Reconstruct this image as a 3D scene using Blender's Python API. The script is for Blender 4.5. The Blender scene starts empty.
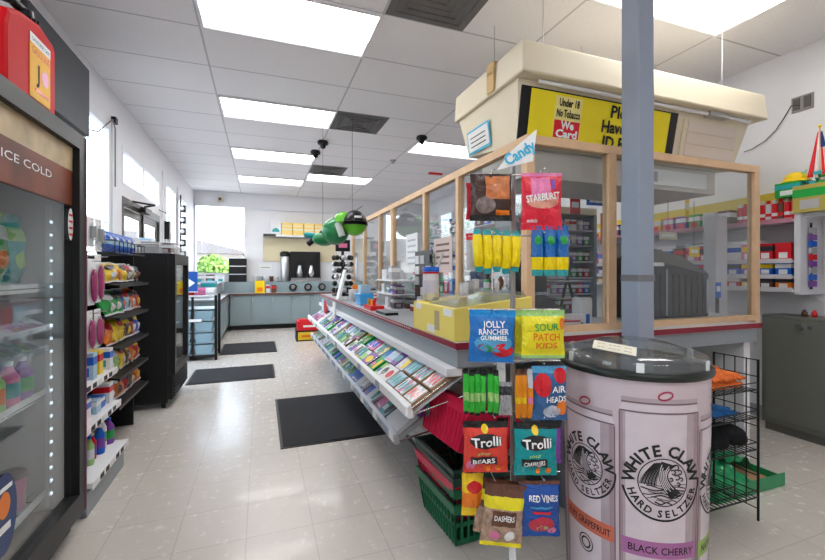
import bpy, math, random
from mathutils import Matrix, Vector
rnd = random.Random(7)
PI = math.pi
COL = bpy.context.scene.collection
CT, ST, F, HC = .938, .347, 410.0, 1.25

# ---------- measured sight lines (pixel -> point in the room, metres) ----------
def P(px, py, d):
    r = (px-412.5)/F*d
    return (r*CT+d*ST, d*CT-r*ST, HC-(py-272)/F*d)
def PZ(px, py, Z): return P(px, py, F*(HC-Z)/(py-272))
def PXx(px, py, X): return P(px, py, X/(CT*(px-412.5)/F+ST))
def PY(px, py, Y): return P(px, py, Y/(CT-ST*(px-412.5)/F))

# ---------- materials ----------
MATS = {}
def mat(name, col, rough=.5, metal=0, spec=.3, noise=0, nscale=30, bump=0, emit=0, trans=0, coat=0):
    if name in MATS: return MATS[name]
    m = bpy.data.materials.new(name); m.use_nodes = True
    nt = m.node_tree; b = nt.nodes['Principled BSDF']
    b.inputs['Base Color'].default_value = (*col, 1); b.inputs['Roughness'].default_value = rough
    b.inputs['Metallic'].default_value = metal; b.inputs['Specular IOR Level'].default_value = spec
    if coat: b.inputs['Coat Weight'].default_value = coat
    if emit:
        b.inputs['Emission Color'].default_value = (*col, 1); b.inputs['Emission Strength'].default_value = emit
    if noise or bump:
        tc = nt.nodes.new('ShaderNodeTexCoord'); n = nt.nodes.new('ShaderNodeTexNoise')
        n.inputs['Scale'].default_value = nscale; n.inputs['Detail'].default_value = 4
        nt.links.new(tc.outputs['Object'], n.inputs['Vector'])
        if noise:
            mx = nt.nodes.new('ShaderNodeMix'); mx.data_type = 'RGBA'
            mx.inputs['A'].default_value = (*[c*(1-noise) for c in col], 1)
            mx.inputs['B'].default_value = (*[min(1, c*(1+noise)) for c in col], 1)
            nt.links.new(n.outputs['Fac'], mx.inputs['Factor']); nt.links.new(mx.outputs['Result'], b.inputs['Base Color'])
        if bump:
            bp = nt.nodes.new('ShaderNodeBump'); bp.inputs['Strength'].default_value = bump; bp.inputs['Distance'].default_value = .01
            nt.links.new(n.outputs['Fac'], bp.inputs['Height']); nt.links.new(bp.outputs['Normal'], b.inputs['Normal'])
    MATS[name] = m; return m
def colm(c, rough=.35):     # colour -> cached glossy packaging material
    c = tuple(round(x, 2) for x in c)
    return mat('pack_%d_%d_%d_%d' % (c[0]*100, c[1]*100, c[2]*100, rough*100), c, rough, noise=.06, nscale=60, spec=.3)
def glass(name, tint=(.93, .96, .95), rough=.01, ior=1.45, haze=0):
    m = bpy.data.materials.new(name); m.use_nodes = True; nt = m.node_tree; nt.nodes.clear()
    o = nt.nodes.new('ShaderNodeOutputMaterial'); t = nt.nodes.new('ShaderNodeBsdfTransparent'); t.inputs[0].default_value = (*tint, 1)
    g = nt.nodes.new('ShaderNodeBsdfGlossy'); g.inputs['Roughness'].default_value = rough
    lw_ = nt.nodes.new('ShaderNodeLayerWeight'); lw_.inputs['Blend'].default_value = .5; pw = nt.nodes.new('ShaderNodeMath'); pw.operation = 'POWER'; pw.inputs[1].default_value = 4.0
    f = nt.nodes.new('ShaderNodeMapRange'); f.inputs['To Min'].default_value = (ior-1)*.07; f.inputs['To Max'].default_value = .8
    nt.links.new(lw_.outputs['Facing'], pw.inputs[0]); nt.links.new(pw.outputs[0], f.inputs['Value'])
    x = nt.nodes.new('ShaderNodeMixShader')
    nt.links.new(f.outputs[0], x.inputs[0]); nt.links.new(t.outputs[0], x.inputs[1]); nt.links.new(g.outputs[0], x.inputs[2])
    last = x
    if haze:
        d = nt.nodes.new('ShaderNodeBsdfDiffuse'); d.inputs[0].default_value = (.8, .83, .85, 1)
        y = nt.nodes.new('ShaderNodeMixShader'); y.inputs[0].default_value = haze
        nt.links.new(x.outputs[0], y.inputs[1]); nt.links.new(d.outputs[0], y.inputs[2]); last = y
    nt.links.new(last.outputs[0], o.inputs[0]); return m
GL = glass('window_glass'); GLS = glass('acrylic_glass', (.9, .92, .93), .015, 1.5, .015); GLC = glass('clear_plastic', (.82, .85, .86), .06, 1.9, .03)
GLF = glass('cooler_glass', (.9, .93, .93), .01, 1.45, .01)

def brickmat(name, c1, c2, mortar, w, h, off, ms, rough, bump=.1, nscale=6, spot=0, coat=0, varc=.1):
    m = bpy.data.materials.new(name); m.use_nodes = True; nt = m.node_tree; b = nt.nodes['Principled BSDF']
    tc = nt.nodes.new('ShaderNodeTexCoord'); mp = nt.nodes.new('ShaderNodeMapping'); mp.inputs['Location'].default_value = (off[0], off[1], 0)
    br = nt.nodes.new('ShaderNodeTexBrick'); br.offset = 0; br.squash = 1
    br.inputs['Color1'].default_value = (*c1, 1); br.inputs['Color2'].default_value = (*c2, 1); br.inputs['Mortar'].default_value = (*mortar, 1)
    br.inputs['Scale'].default_value = 1; br.inputs['Brick Width'].default_value = w; br.inputs['Row Height'].default_value = h
    br.inputs['Mortar Size'].default_value = ms; br.inputs['Mortar Smooth'].default_value = .3; br.inputs['Bias'].default_value = -.2
    nt.links.new(tc.outputs['Object'], mp.inputs[0]); nt.links.new(mp.outputs[0], br.inputs['Vector'])
    n = nt.nodes.new('ShaderNodeTexNoise'); n.inputs['Scale'].default_value = nscale; n.inputs['Detail'].default_value = 8; n.inputs['Roughness'].default_value = .65
    nt.links.new(tc.outputs['Object'], n.inputs['Vector'])
    r = nt.nodes.new('ShaderNodeMapRange'); r.inputs['From Min'].default_value = .35; r.inputs['From Max'].default_value = .7
    r.inputs['To Min'].default_value = 1-varc; r.inputs['To Max'].default_value = 1.0
    nt.links.new(n.outputs['Fac'], r.inputs['Value'])
    mx = nt.nodes.new('ShaderNodeMix'); mx.data_type = 'RGBA'; mx.blend_type = 'MULTIPLY'; mx.inputs['Factor'].default_value = 1
    nt.links.new(br.outputs['Color'], mx.inputs['A']); nt.links.new(r.outputs['Result'], mx.inputs['B'])
    nt.links.new(mx.outputs['Result'], b.inputs['Base Color'])
    rr = nt.nodes.new('ShaderNodeMapRange'); rr.inputs['To Min'].default_value = rough-.07; rr.inputs['To Max'].default_value = rough+.1
    nt.links.new(n.outputs['Fac'], rr.inputs['Value']); nt.links.new(rr.outputs['Result'], b.inputs['Roughness'])
    bp = nt.nodes.new('ShaderNodeBump'); bp.inputs['Strength'].default_value = bump; bp.inputs['Distance'].default_value = .004
    nt.links.new(n.outputs['Fac'], bp.inputs['Height']); nt.links.new(bp.outputs['Normal'], b.inputs['Normal'])
    if coat: b.inputs['Coat Weight'].default_value = coat
    return m

WHITE = mat('white_paint', (.8, .8, .82), .6, bump=.05, nscale=40)
WALLC = mat('wall_paint', (.79, .785, .81), .7, noise=.03, nscale=4, bump=.05)
TRIMW = mat('white_frame', (.74, .76, .8), .45)
BLACK = mat('black_plastic', (.012, .012, .013), .35)
BLKM = mat('black_metal', (.012, .012, .013), .42)
DARK = mat('dark_bronze', (.05, .045, .04), .4, metal=.4)
CHROME = mat('chrome', (.75, .75, .77), .18, metal=1)
STEEL = mat('brushed_steel', (.55, .55, .56), .3, metal=1)
WOOD = mat('pine_wood', (.72, .48, .29), .5, noise=.15, nscale=14, bump=.05)
GREYC = mat('grey_laminate', (.3, .33, .355), .45, noise=.04)
TEALC = mat('teal_grey_laminate', (.27, .34, .36), .45, noise=.05)
CTOP = mat('counter_laminate', (.4, .42, .44), .3, noise=.06, nscale=80)
RED = mat('red_edge', (.26, .015, .035), .4)
REDG = mat('glossy_red', (.75, .02, .03), .3, coat=.3)
BEIGE = mat('beige_plastic', (.74, .66, .5), .5, noise=.03, nscale=3)
CREAM = mat('cream_panel', (.7, .62, .42), .6)
YEL = mat('sign_yellow', (.88, .74, .02), .45)
YBOX = mat('yellow_card', (.86, .7, .16), .55, noise=.03, nscale=10)
GATE = mat('pole_paint', (.32, .37, .46), .45, noise=.04, nscale=10)
PAPER = mat('white_paper', (.82, .82, .8), .7)
CARD = mat('brown_cardboard', (.42, .26, .14), .8, noise=.08)
RUB = mat('mat_rubber', (.028, .028, .032), .85, noise=.4, nscale=220, bump=.5)
SAFE = mat('safe_paint', (.155, .16, .14), .45, noise=.08, nscale=9)
INK = mat('black_ink', (.02, .02, .02), .6)
WINK = mat('white_ink', (.88, .88, .88), .5)
CYAN = mat('cyan_ink', (.05, .45, .7), .5)
GREYM = mat('grey_board', (.07, .075, .085), .55, noise=.1, nscale=5)
LAMP = mat('lamp_diffuser', (1, .985, .96), .6, emit=13)
REFL_GLOW = mat('reflector_glow', (.97, .97, 1), .6, emit=1.3)  # tube light bouncing off the reflector, put in as weak emission
LED = mat('led_strip', (.85, .92, 1), .5, emit=1.1)

# ---------- mesh builder ----------
_txt = {}
def textgeo(s, bold=.0):
    key = (s, bold)
    if key not in _txt:
        c = bpy.data.curves.new('t', 'FONT'); c.body = s; c.size = 1; c.resolution_u = 2; c.offset = bold
        o = bpy.data.objects.new('t', c); me = bpy.data.meshes.new_from_object(o)
        vs = [(v.co.x, v.co.y) for v in me.vertices]; fs = [tuple(p.vertices) for p in me.polygons]
        bpy.data.objects.remove(o); bpy.data.curves.remove(c); bpy.data.meshes.remove(me)
        xs = [v[0] for v in vs] or [0, 0]
        _txt[key] = (vs, fs, min(xs), max(xs))
    return _txt[key]

class MB:
    def __init__(s): s.v = []; s.f = []; s.m = []; s.ml = []; s.sm = []; s.T = Matrix.Identity(4)
    def mi(s, m):
        if m not in s.ml: s.ml.append(m)
        return s.ml.index(m)
    def add(s, vs, fs, m, smooth=False):
        b = len(s.v); s.v += [tuple(s.T @ Vector(v)) for v in vs]
        for f in fs: s.f.append(tuple(i+b for i in f)); s.m.append(s.mi(m)); s.sm.append(smooth)
        return s
    def box(s, x0, x1, y0, y1, z0, z1, m):
        vs = [(x, y, z) for z in (z0, z1) for y in (y0, y1) for x in (x0, x1)]
        return s.add(vs, [(0, 2, 3, 1), (4, 5, 7, 6), (0, 1, 5, 4), (2, 6, 7, 3), (0, 4, 6, 2), (1, 3, 7, 5)], m)
    def hexa(s, q, m): # 8 corners: bottom 4 ccw, top 4 ccw
        return s.add(q, [(3, 2, 1, 0), (4, 5, 6, 7), (0, 1, 5, 4), (1, 2, 6, 5), (2, 3, 7, 6), (3, 0, 4, 7)], m)
    def cyl(s, p0, p1, r0, m, r1=None, n=12, cap=True):
        r1 = r0 if r1 is None else r1
        p0, p1 = Vector(p0), Vector(p1); d = (p1-p0).normalized()
        a = d.orthogonal().normalized(); b = d.cross(a)
        vs = []
        for p, r in ((p0, r0), (p1, r1)):
            for i in range(n):
                t = 2*PI*i/n; vs.append(p+(a*math.cos(t)+b*math.sin(t))*r)
        s.add(vs, [(i, (i+1) % n, n+(i+1) % n, n+i) for i in range(n)], m, True)
        if cap:
            s.add(vs[:n], [tuple(range(n))[::-1]], m); s.add(vs[n:], [tuple(range(n))], m)
        return s
    def tube(s, pts, r, m, n=6):
        for a, b in zip(pts, pts[1:]): s.cyl(a, b, r, m, n=n)
        return s
    def lathe(s, prof, m, c=(0, 0, 0), n=24, smooth=True):
        vs = [(c[0]+r*math.cos(2*PI*i/n), c[1]+r*math.sin(2*PI*i/n), c[2]+z) for r, z in prof for i in range(n)]
        fs = []
        for j in range(len(prof)-1):
            for i in range(n):
                k = (i+1) % n; fs.append((j*n+i, j*n+k, (j+1)*n+k, (j+1)*n+i))
        s.add(vs, fs, m, smooth)
        if prof[0][0] > 1e-4: s.add(vs[:n], [tuple(range(n))[::-1]], m)
        if prof[-1][0] > 1e-4: s.add(vs[-n:], [tuple(range(n))], m)
        return s
    def sph(s, c, r, m, n=14, sc=(1, 1, 1)):
        pr = [(math.sin(PI*i/n), -math.cos(PI*i/n)) for i in range(n+1)]
        vs = [(c[0]+r*sc[0]*a*math.cos(2*PI*j/n), c[1]+r*sc[1]*a*math.sin(2*PI*j/n), c[2]+r*sc[2]*z) for a, z in pr for j in range(n)]
        fs = [(i*n+j, i*n+(j+1) % n, (i+1)*n+(j+1) % n, (i+1)*n+j) for i in range(n) for j in range(n)]
        return s.add(vs, fs, m, True)
    def grid(s, fn, nu, nv, mf, smooth=True):
        vs = [fn(i/nu, j/nv) for j in range(nv+1) for i in range(nu+1)]
        for j in range(nv):
            for i in range(nu):
                pass
        b = len(s.v); s.v += [tuple(s.T @ Vector(v)) for v in vs]
        for j in range(nv):
            for i in range(nu):
                a = b+j*(nu+1)+i; s.f.append((a, a+1, a+nu+2, a+nu+1))
                s.m.append(s.mi(mf((i+.5)/nu, (j+.5)/nv) if callable(mf) else mf)); s.sm.append(smooth)
        return s
    def ext(s, poly, fn, h0, h1, m):  # polygon (a,b) extruded along h ; fn(a,b,h)->xyz
        n = len(poly); vs = [fn(a, b, h0) for a, b in poly]+[fn(a, b, h1) for a, b in poly]
        return s.add(vs, [tuple(range(n))[::-1], tuple(range(n, 2*n))]+[(i, (i+1) % n, n+(i+1) % n, n+i) for i in range(n)], m)
    def text(s, t, size, m, fn, x=0, y=0, rot=0, bold=.0, fit=None, ital=0):
        vs, fs, a, b = textgeo(t, bold); sx = size
        if fit and (b-a)*size > 1e-6: sx = fit/(b-a)
        c, q = math.cos(rot), math.sin(rot); out = []
        for vx, vy in vs:
            X = (vx-(a+b)/2)*sx+ital*vy*size; Y = (vy-.35)*size
            out.append(fn(x+X*c-Y*q, y+X*q+Y*c))
        return s.add(out, fs, m)
    def build(s, name, parent=None, loc=None, rz=0, bevel=0, label=None):
        me = bpy.data.meshes.new(name); me.from_pydata(s.v, [], s.f)
        for m in s.ml: me.materials.append(m)
        me.polygons.foreach_set('material_index', s.m); me.polygons.foreach_set('use_smooth', s.sm); me.update()
        o = bpy.data.objects.new(name, me); COL.objects.link(o)
        if parent: o.parent = parent
        if loc: o.location = loc
        if rz: o.rotation_euler.z = rz
        if bevel:
            b = o.modifiers.new('bevel', 'BEVEL'); b.width = bevel; b.segments = 2; b.limit_method = 'ANGLE'; b.angle_limit = .9
        if label: o['label'] = label
        return o
def box(*a): return MB().box(*a)
def tag(o, label, cat, group=None, kind=None):
    o['label'] = label; o['category'] = cat
    if group: o['group'] = group
    if kind: o['kind'] = kind
    return o
def struct(o): o['kind'] = 'structure'; return o
def thing(name, label, cat, loc=(0, 0, 0), rz=0, group=None):
    o = bpy.data.objects.new(name, None); COL.objects.link(o); o.location = loc; o.rotation_euler.z = rz; o.empty_display_size = .1
    return tag(o, label, cat, group)
def copy_tree(o, parent=None):
    c = o.copy(); COL.objects.link(c)
    if parent: c.parent = parent
    for ch in list(o.children): copy_tree(ch, c)
    return c
ORD = ['nearest', 'second', 'third', 'fourth', 'fifth', 'sixth', 'seventh', 'eighth', 'ninth', 'tenth', 'eleventh', 'twelfth', 'thirteenth', 'fourteenth', 'fifteenth', 'sixteenth', 'seventeenth', 'eighteenth', 'nineteenth', 'twentieth', 'twenty-first', 'twenty-second', 'twenty-third', 'twenty-fourth', 'twenty-fifth', 'twenty-sixth', 'twenty-seventh', 'twenty-eighth', 'twenty-ninth', 'thirtieth', 'thirty-first', 'thirty-second', 'thirty-third', 'thirty-fourth', 'thirty-fifth', 'thirty-sixth']
def nth(i): return ORD[i]+(' from the near end' if i else ' of its row')

# ---------- room shell ----------
XL, XR, YB, YN, ZC = -1.38, 4.06, 10.1, -1.8, 3.05
FLOORM = brickmat('vinyl_floor', (.66, .61, .56), (.635, .585, .535), (.545, .50, .46), .305, .305, (.064, .06), .0035, .24, .004, 18, coat=.08, varc=.035)
CEILM = brickmat('ceiling_tile', (.9, .88, .9), (.88, .86, .88), (.55, .54, .56), 1.22, .6096, (.42, -.31), .009, .85, .5, 60, varc=.08)
CEILM.node_tree.nodes['Mapping'].inputs['Location'].default_value = (.42, -2.75+.6096*5, 0)
struct(box(XL-.12, XR+.12, YN-.12, YB+.12, -.1, 0, FLOORM).build('floor'))
struct(box(XL-.12, XR+.12, YN-.12, YB+.12, ZC, ZC+.08, CEILM).build('ceiling'))
struct(box(XR, XR+.12, YN, YB, 0, ZC, WALLC).build('wall_right'))
struct(box(XL-.12, XR+.12, YN-.12, YN, 0, ZC, WALLC).build('wall_front'))
# left wall with openings (y0,y1,z0,z1)
OP = [(.6, 2.3, 1.0, 2.68), (4.12, 4.78, .5, 2.68), (5.14, 6.86, 0, 2.06), (5.14, 6.86, 2.16, 2.6), (7.25, 8.1, .95, 2.66), (8.35, 9.1, .95, 2.66)]
lw = MB(); ys = sorted({YN, YB}|{o[0] for o in OP}|{o[1] for o in OP})
for a, b in zip(ys, ys[1:]):
    hs = sorted([o[2:] for o in OP if o[0] <= a+1e-6 and o[1] >= b-1e-6]); z = 0
    for h0, h1 in hs:
        if h0 > z: lw.box(XL-.05, XL, a, b, z, h0, WALLC)
        z = h1
    lw.box(XL-.05, XL, a, b, z, ZC, WALLC)
struct(lw.build('wall_left'))
bw = MB(); WB = (-1.37, -.32, 1.2, 2.75)
bw.box(XL-.12, WB[0], YB, YB+.12, 0, ZC, WALLC); bw.box(WB[1], XR+.12, YB, YB+.12, 0, ZC, WALLC)
bw.box(WB[0], WB[1], YB, YB+.12, 0, WB[2], WALLC); bw.box(WB[0], WB[1], YB, YB+.12, WB[3], ZC, WALLC)
struct(bw.build('wall_back'))
def window(n, plane, a0, a1, z0, z1, fw=.05, mull=0):
    fr = MB(); g = MB()
    def bx(b, u0, u1, w0, w1, d0, d1, m):
        if plane == 'L': b.box(XL-.05+d0*.4, XL-.05+d1*.4, u0, u1, w0, w1, m)
        else: b.box(u0, u1, YB+.12-d1, YB+.12-d0, w0, w1, m)
    for u0, u1, w0, w1 in [(a0, a0+fw, z0, z1), (a1-fw, a1, z0, z1), (a0+fw, a1-fw, z0, z0+fw), (a0+fw, a1-fw, z1-fw, z1)]: bx(fr, u0, u1, w0, w1, .02, .135, TRIMW)
    for k in range(mull):
        c = a0+(a1-a0)*(k+1)/(mull+1); bx(fr, c-.03, c+.03, z0+fw, z1-fw, .03, .12, TRIMW)
    bx(g, a0+fw, a1-fw, z0+fw, z1-fw, .06, .066, GL)
    o = struct(fr.build('window_%d' % n)); g.build('glass_pane', o)
for i, o in enumerate([OP[0], OP[1], OP[3], OP[4], OP[5]]): window(i+1, 'L', *o, mull=1 if i in (2,) else 0)
window(6, 'B', *WB, fw=.03)
# entrance: dark bronze double door
dr = MB()
for a, b in ((5.14, 5.2), (6.8, 6.86), (5.97, 6.03)): dr.box(XL-.035, XL+.004, a, b, 0, 2.06, DARK)
dr.box(XL-.035, XL+.004, 5.2, 6.8, 1.96, 2.06, DARK)
door = struct(dr.build('door_1'))
for k, (a, b) in enumerate(((5.21, 5.96), (6.04, 6.79))):
    lf = MB()
    for q in ((a, a+.06, .01, 1.95), (b-.06, b, .01, 1.95), (a+.06, b-.06, .01, .2), (a+.06, b-.06, 1.87, 1.95)): lf.box(XL-.03, XL-.01, q[0], q[1], q[2], q[3], DARK)
    l = lf.build('door_leaf', door); box(XL-.022, XL-.018, a+.06, b-.06, .2, 1.87, GL).build('glass_pane', l)
    MB().tube([(XL-.02, a+.03 if k else b-.03, .95), (XL+.05, a+.03 if k else b-.03, .95), (XL+.05, a+.03 if k else b-.03, 1.3), (XL-.02, a+.03 if k else b-.03, 1.3)], .012, STEEL).build('door_handle', l)
c = MB().box(XL+.02, XL+.08, 5.75, 6.05, 1.97, 2.03, DARK); c.tube([(XL+.06, 5.8, 2.04), (XL+.2, 5.62, 2.04), (XL+.03, 5.4, 2.04)], .012, BLKM)
c.build('door_closer', door)
# base boards, posts between windows
struct(box(XL, XL+.012, 2.6, 5.1, 0, .1, GREYC).build('baseboard_left'))
struct(box(XR-.012, XR, YN, YB-.6, 0, .1, GREYC).build('baseboard_right'))
for i, (a, b) in enumerate([(4.8, 4.9), (7.0, 7.1), (8.18, 8.26)]):
    struct(box(XL, XL+.015, a, b, .1, 2.75, TRIMW).build('trim_%d' % (i+1)))
# free standing grey steel pole
struct(MB().box(1.83, 1.94, 1.58, 1.69, 0, ZC, GATE).build('trim_4', bevel=.006))
MB().tube([(1.952, 1.60, .93), (1.949, 1.6, 1.6), (1.955, 1.6, 2.2), (1.95, 1.62, 3.04)], .005, mat('blue_cable', (.05, .12, .35), .5)).build('pole_cable')
tag(bpy.data.objects['pole_cable'], 'thin blue cable running up the right side of the grey steel pole', 'cable')
tag(box(1.828, 1.942, 1.578, 1.692, 1.2, 1.235, mat('grey_tape', (.2, .2, .21), .6)).build('tape_band'), 'dark grey tape band around the grey steel pole', 'tape')

# ---------- outside ----------
ASPH = mat('asphalt', (.32, .32, .33), .9, noise=.1, nscale=2)
struct(box(-40, 40, YN-30, 60, -.35, -.25, ASPH).build('ground_outside'))
hz = thing('house', 'pale house with a sloping grey roof seen through the back window', 'building', (-3.2, 20, -.25))
box(-2.2, 2.4, 0, 6, 0, 2.3, mat('house_wall', (.4, .38, .36), .8)).build('wall', hz)
MB().hexa([(-2.5, -.4, 2.3), (3.0, -.4, 2.3), (3.0, 6.4, 2.3), (-2.5, 6.4, 2.3), (-2.2, -.1, 3.2), (-.6, -.1, 3.2), (-.6, 6, 3.2), (-2.2, 6, 3.2)], mat('shingles', (.09, .09, .1), .9, noise=.15)).build('roof', hz)
def tree(loc, h, r, label, leafc, n=900):
    t = thing('tree', label, 'tree', loc)
    MB().cyl((0, 0, 0), (0, 0, h*.6), .12, mat('bark', (.12, .08, .05), .9), .06).build('trunk', t)
    b = MB()
    for i in range(n):
        p = Vector((rnd.gauss(0, 1), rnd.gauss(0, 1), rnd.gauss(0, 1))).normalized()*r*rnd.uniform(.4, 1)
        q = Vector((rnd.gauss(0, 1), rnd.gauss(0, 1), rnd.gauss(0, 1))).normalized()*.09; w = q.orthogonal()
        c = p+Vector((0, 0, h*.75)); b.add([c-q, c+w*.5, c+q, c-w*.5], [(0, 1, 2, 3)], leafc)
    b.build('foliage', t)
tree((-1.4, 14.2, -.25), 2.0, .55, 'bushy light green shrub below the back window outside', mat('leaf_green', (.1, .2, .04), .7))
tree((-.4, 17.5, -.25), 4.2, .9, 'pink blossoming tree at the right of the back window view', mat('blossom', (.8, .42, .48), .7), 500)
fc = thing('boundary_fence', 'long low grey fence across the street seen through the side windows', 'fence', (-9, 0, -.25))
box(-.05, .05, -4, 16, .2, 1.3, mat('fence_grey', (.45, .46, .48), .8)).build('panel', fc)
for k in range(6): box(-.1, .1, -4+4*k-.05, -4+4*k+.05, 0, 1.4, mat('fence_grey', 0)).build('post', fc)

# ---------- ceiling lights, vents, cameras ----------
def light(x, y, label):
    t = thing('ceiling_light', label, 'ceiling light', (x, y, ZC), group='recessed fluorescent ceiling lights')
    w, h = 1.21, .6; f = MB()
    for q in ((0, w, 0, .02), (0, w, h-.02, h), (0, .02, .02, h-.02), (w-.02, w, .02, h-.02)): f.box(q[0], q[1], q[2], q[3], -.02, -.001, WHITE)
    f.build('frame', t)
    box(.02, w-.02, .02, .36, -.014, -.003, LAMP).build('glow_panel', t, label='bright lens over the tubes'); box(.02, w-.02, .36, h-.02, -.012, -.003, REFL_GLOW).build('glow_panel', t, label='reflector half, tube light on it given as a weak glow')  # far part is the lit reflector; its reflected light is given as emission
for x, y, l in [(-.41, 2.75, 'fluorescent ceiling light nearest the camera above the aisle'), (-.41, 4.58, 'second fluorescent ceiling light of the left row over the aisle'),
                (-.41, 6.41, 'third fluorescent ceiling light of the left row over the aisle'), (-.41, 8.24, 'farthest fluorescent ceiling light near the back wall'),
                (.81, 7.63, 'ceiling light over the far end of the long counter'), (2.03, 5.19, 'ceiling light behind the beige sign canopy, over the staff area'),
                (2.03, 1.53, 'ceiling light at the top right, in front of the steel pole'), (-.41, -.6, 'ceiling light behind the photographer at the left, out of view'), (.81, -1.2, 'added ceiling fill light behind the photographer at the right, out of view')]: light(x, y, l)  # rear right light is an unseen addition that brightens the candy bag fronts
for x, y, l in [(.81, 2.14, 'dark grey square air vent at the top edge, nearest the camera'), (.81, 4.58, 'dark grey square air vent beside the second ceiling light'), (.81, 7.02, 'dark grey square air vent farthest away beside the far light')]:
    t = thing('ceiling_vent', l, 'air vent', (x, y, ZC), group='square ceiling vents')
    VG = mat('vent_grey', (.16, .155, .155), .7, noise=.25, nscale=6); f = MB()
    f.box(0, .6, 0, .6, -.006, -.001, VG)
    for k in range(4):
        a = .05+k*.06; b = .6-a
        for q in ((a, b, a, a+.012), (a, b, b-.012, b), (a, a+.012, a, b), (b-.012, b, a, b)): f.box(q[0], q[1], q[2], q[3], -.016, -.006, VG)
    f.build('louvre', t)
for x, y, l in [(.80, 5.71, 'small black dome camera hanging from the ceiling, right of the near pair'), (.76, 6.2, 'small black dome camera on the ceiling, farther left of the pair'), (2.0, 5.05, 'small black dome camera on the ceiling near the right rear light')]:
    t = thing('dome_camera', l, 'security camera', (x, y, ZC), group='black ceiling cameras')
    MB().lathe([(.06, 0), (.075, -.02), (.07, -.05), (.03, -.06)], BLACK, n=18).build('housing', t)
    MB().sph((0, 0, -.07), .04, BLKM, 12).build('lens_dome', t)
# ceiling grid clips / wires over counter

tag(MB().lathe([(.05, 0), (.05, -.01), (.012, -.02), (.012, -.04), (.03, -.05)], STEEL, (0, 0, 0), 16).build('sprinkler_head', loc=(2.0, 6.3, ZC)), 'small sprinkler head on the ceiling past the far domes', 'sprinkler')
tag(box(-.0, .26, -.03, .03, -.03, 0, REDG).build('red_ceiling_strip', loc=(2.85, 6.85, ZC)), 'small red strip on the ceiling above the screen rail', 'strip')

# ---------- generic goods ----------
_ck = {}
def crink(m):
    if m.name in _ck: return _ck[m.name]
    c = m.copy(); c.name = m.name+'_foil'; nt = c.node_tree; b = nt.nodes['Principled BSDF']
    tc = nt.nodes.new('ShaderNodeTexCoord'); n = nt.nodes.new('ShaderNodeTexNoise'); n.inputs['Scale'].default_value = 26; n.inputs['Detail'].default_value = 3; n.inputs['Distortion'].default_value = 1.6
    bp = nt.nodes.new('ShaderNodeBump'); bp.inputs['Strength'].default_value = .9; bp.inputs['Distance'].default_value = .012
    nt.links.new(tc.outputs['Object'], n.inputs['Vector']); nt.links.new(n.outputs['Fac'], bp.inputs['Height']); nt.links.new(bp.outputs['Normal'], b.inputs['Normal'])
    b.inputs['Roughness'].default_value = .3; b.inputs['Coat Weight'].default_value = .22; b.inputs['Coat Roughness'].default_value = .12
    _ck[m.name] = c; return c
def thick(u, v, t): # u,v in 0..1
    e = max(0, min(1, (v-.09)/.25, (.91-v)/.25)); e = math.sin(e*PI/2)
    q = max(0, 1-abs(2*u-1)**2.6)
    return t*e*(q**.5)
def bag(w, h, t, body, bands=(), art=(), texts=(), seed=0, hanghole=True, nu=12, nv=16, waist=0):
    """pillow pack, origin bottom centre, front towards -y. bands: (v0,v1,mat) ; art: (u0,u1,v0,v1,mat,ell) ; texts: (str,size,x,y,mat,rot,fit)"""
    r = random.Random(seed); b = MB(); ph = [r.uniform(0, 6) for _ in range(6)]
    body = crink(body); bands = [(p, q, crink(m)) for p, q, m in bands]; art = [(*a[:4], crink(a[4]), a[5]) for a in art]
    def yy(u, v):
        k = thick(u, v, t)
        return k*(1+.16*math.sin(9*u+ph[0]+5*v)*math.cos(11*v+ph[1]))+.0022*math.sin(25*u+ph[2])+.0016*math.sin(31*v+9*u+ph[5])
    def xx(u, v):
        pinch = 1-.05*math.sin(PI*max(0, min(1, v)))+.012*math.sin(12*v+ph[3])
        if waist: pinch *= 1-waist*(1-min(1, min(v, 1-v)/.3)**.6)
        return (u-.5)*w*pinch+waist*.02*w*math.sin(5*v+ph[4])
    def mf(u, v):
        for a0, a1, m in bands:
            if a0 <= v <= a1: return m
        return body
    b.grid(lambda u, v: (xx(u, v), -yy(u, v)-.001, v*h), nu, nv, mf)
    b.grid(lambda u, v: (xx(1-u, v), yy(1-u, v)+.001, v*h), nu, nv, mf)
    def fr(x, z, o=.003):
        u = min(1, max(0, x/w+.5)); v = min(1, max(0, z/h)); return (xx(u, v), -yy(u, v)-.001-o, z)
    for u0, u1, v0, v1, m, ell in art:
        n = 8
        if ell:
            cx, cz = (u0+u1)/2, (v0+v1)/2
            b.grid(lambda p, q: fr(((cx+(u1-u0)/2*q*math.cos(2*PI*p))-.5)*w, (cz+(v1-v0)/2*q*math.sin(2*PI*p))*h, .0022), 16, 3, m)
        else:
            b.grid(lambda p, q: fr((u0+(u1-u0)*p-.5)*w, (v0+(v1-v0)*q)*h, .0018), n, n, m)
    for s, size, x, z, m, rot, fit in texts:
        b.text(s, size, m, lambda X, Z: fr(X, Z, .0065), x=x, y=z, rot=rot, fit=fit, bold=.02)
    return b
def bottle(r, h, body, labelm, capm, name='bottle', loc=(0, 0, 0), parent=None):
    b = MB()
    b.lathe([(0, 0), (r*.9, 0), (r, .01), (r, h*.22)], body, n=14); b.lathe([(r*1.01, h*.22), (r*1.01, h*.55)], labelm, n=14)
    b.lathe([(r, h*.55), (r*.98, h*.66), (r*.5, h*.82), (r*.36, h*.88), (r*.36, h*.93)], body, n=14)
    o = b.build(name, loc=loc)
    MB().lathe([(r*.42, h*.91), (r*.42, h), (0, h)], capm, n=12).build('cap', o)
    return o
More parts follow.
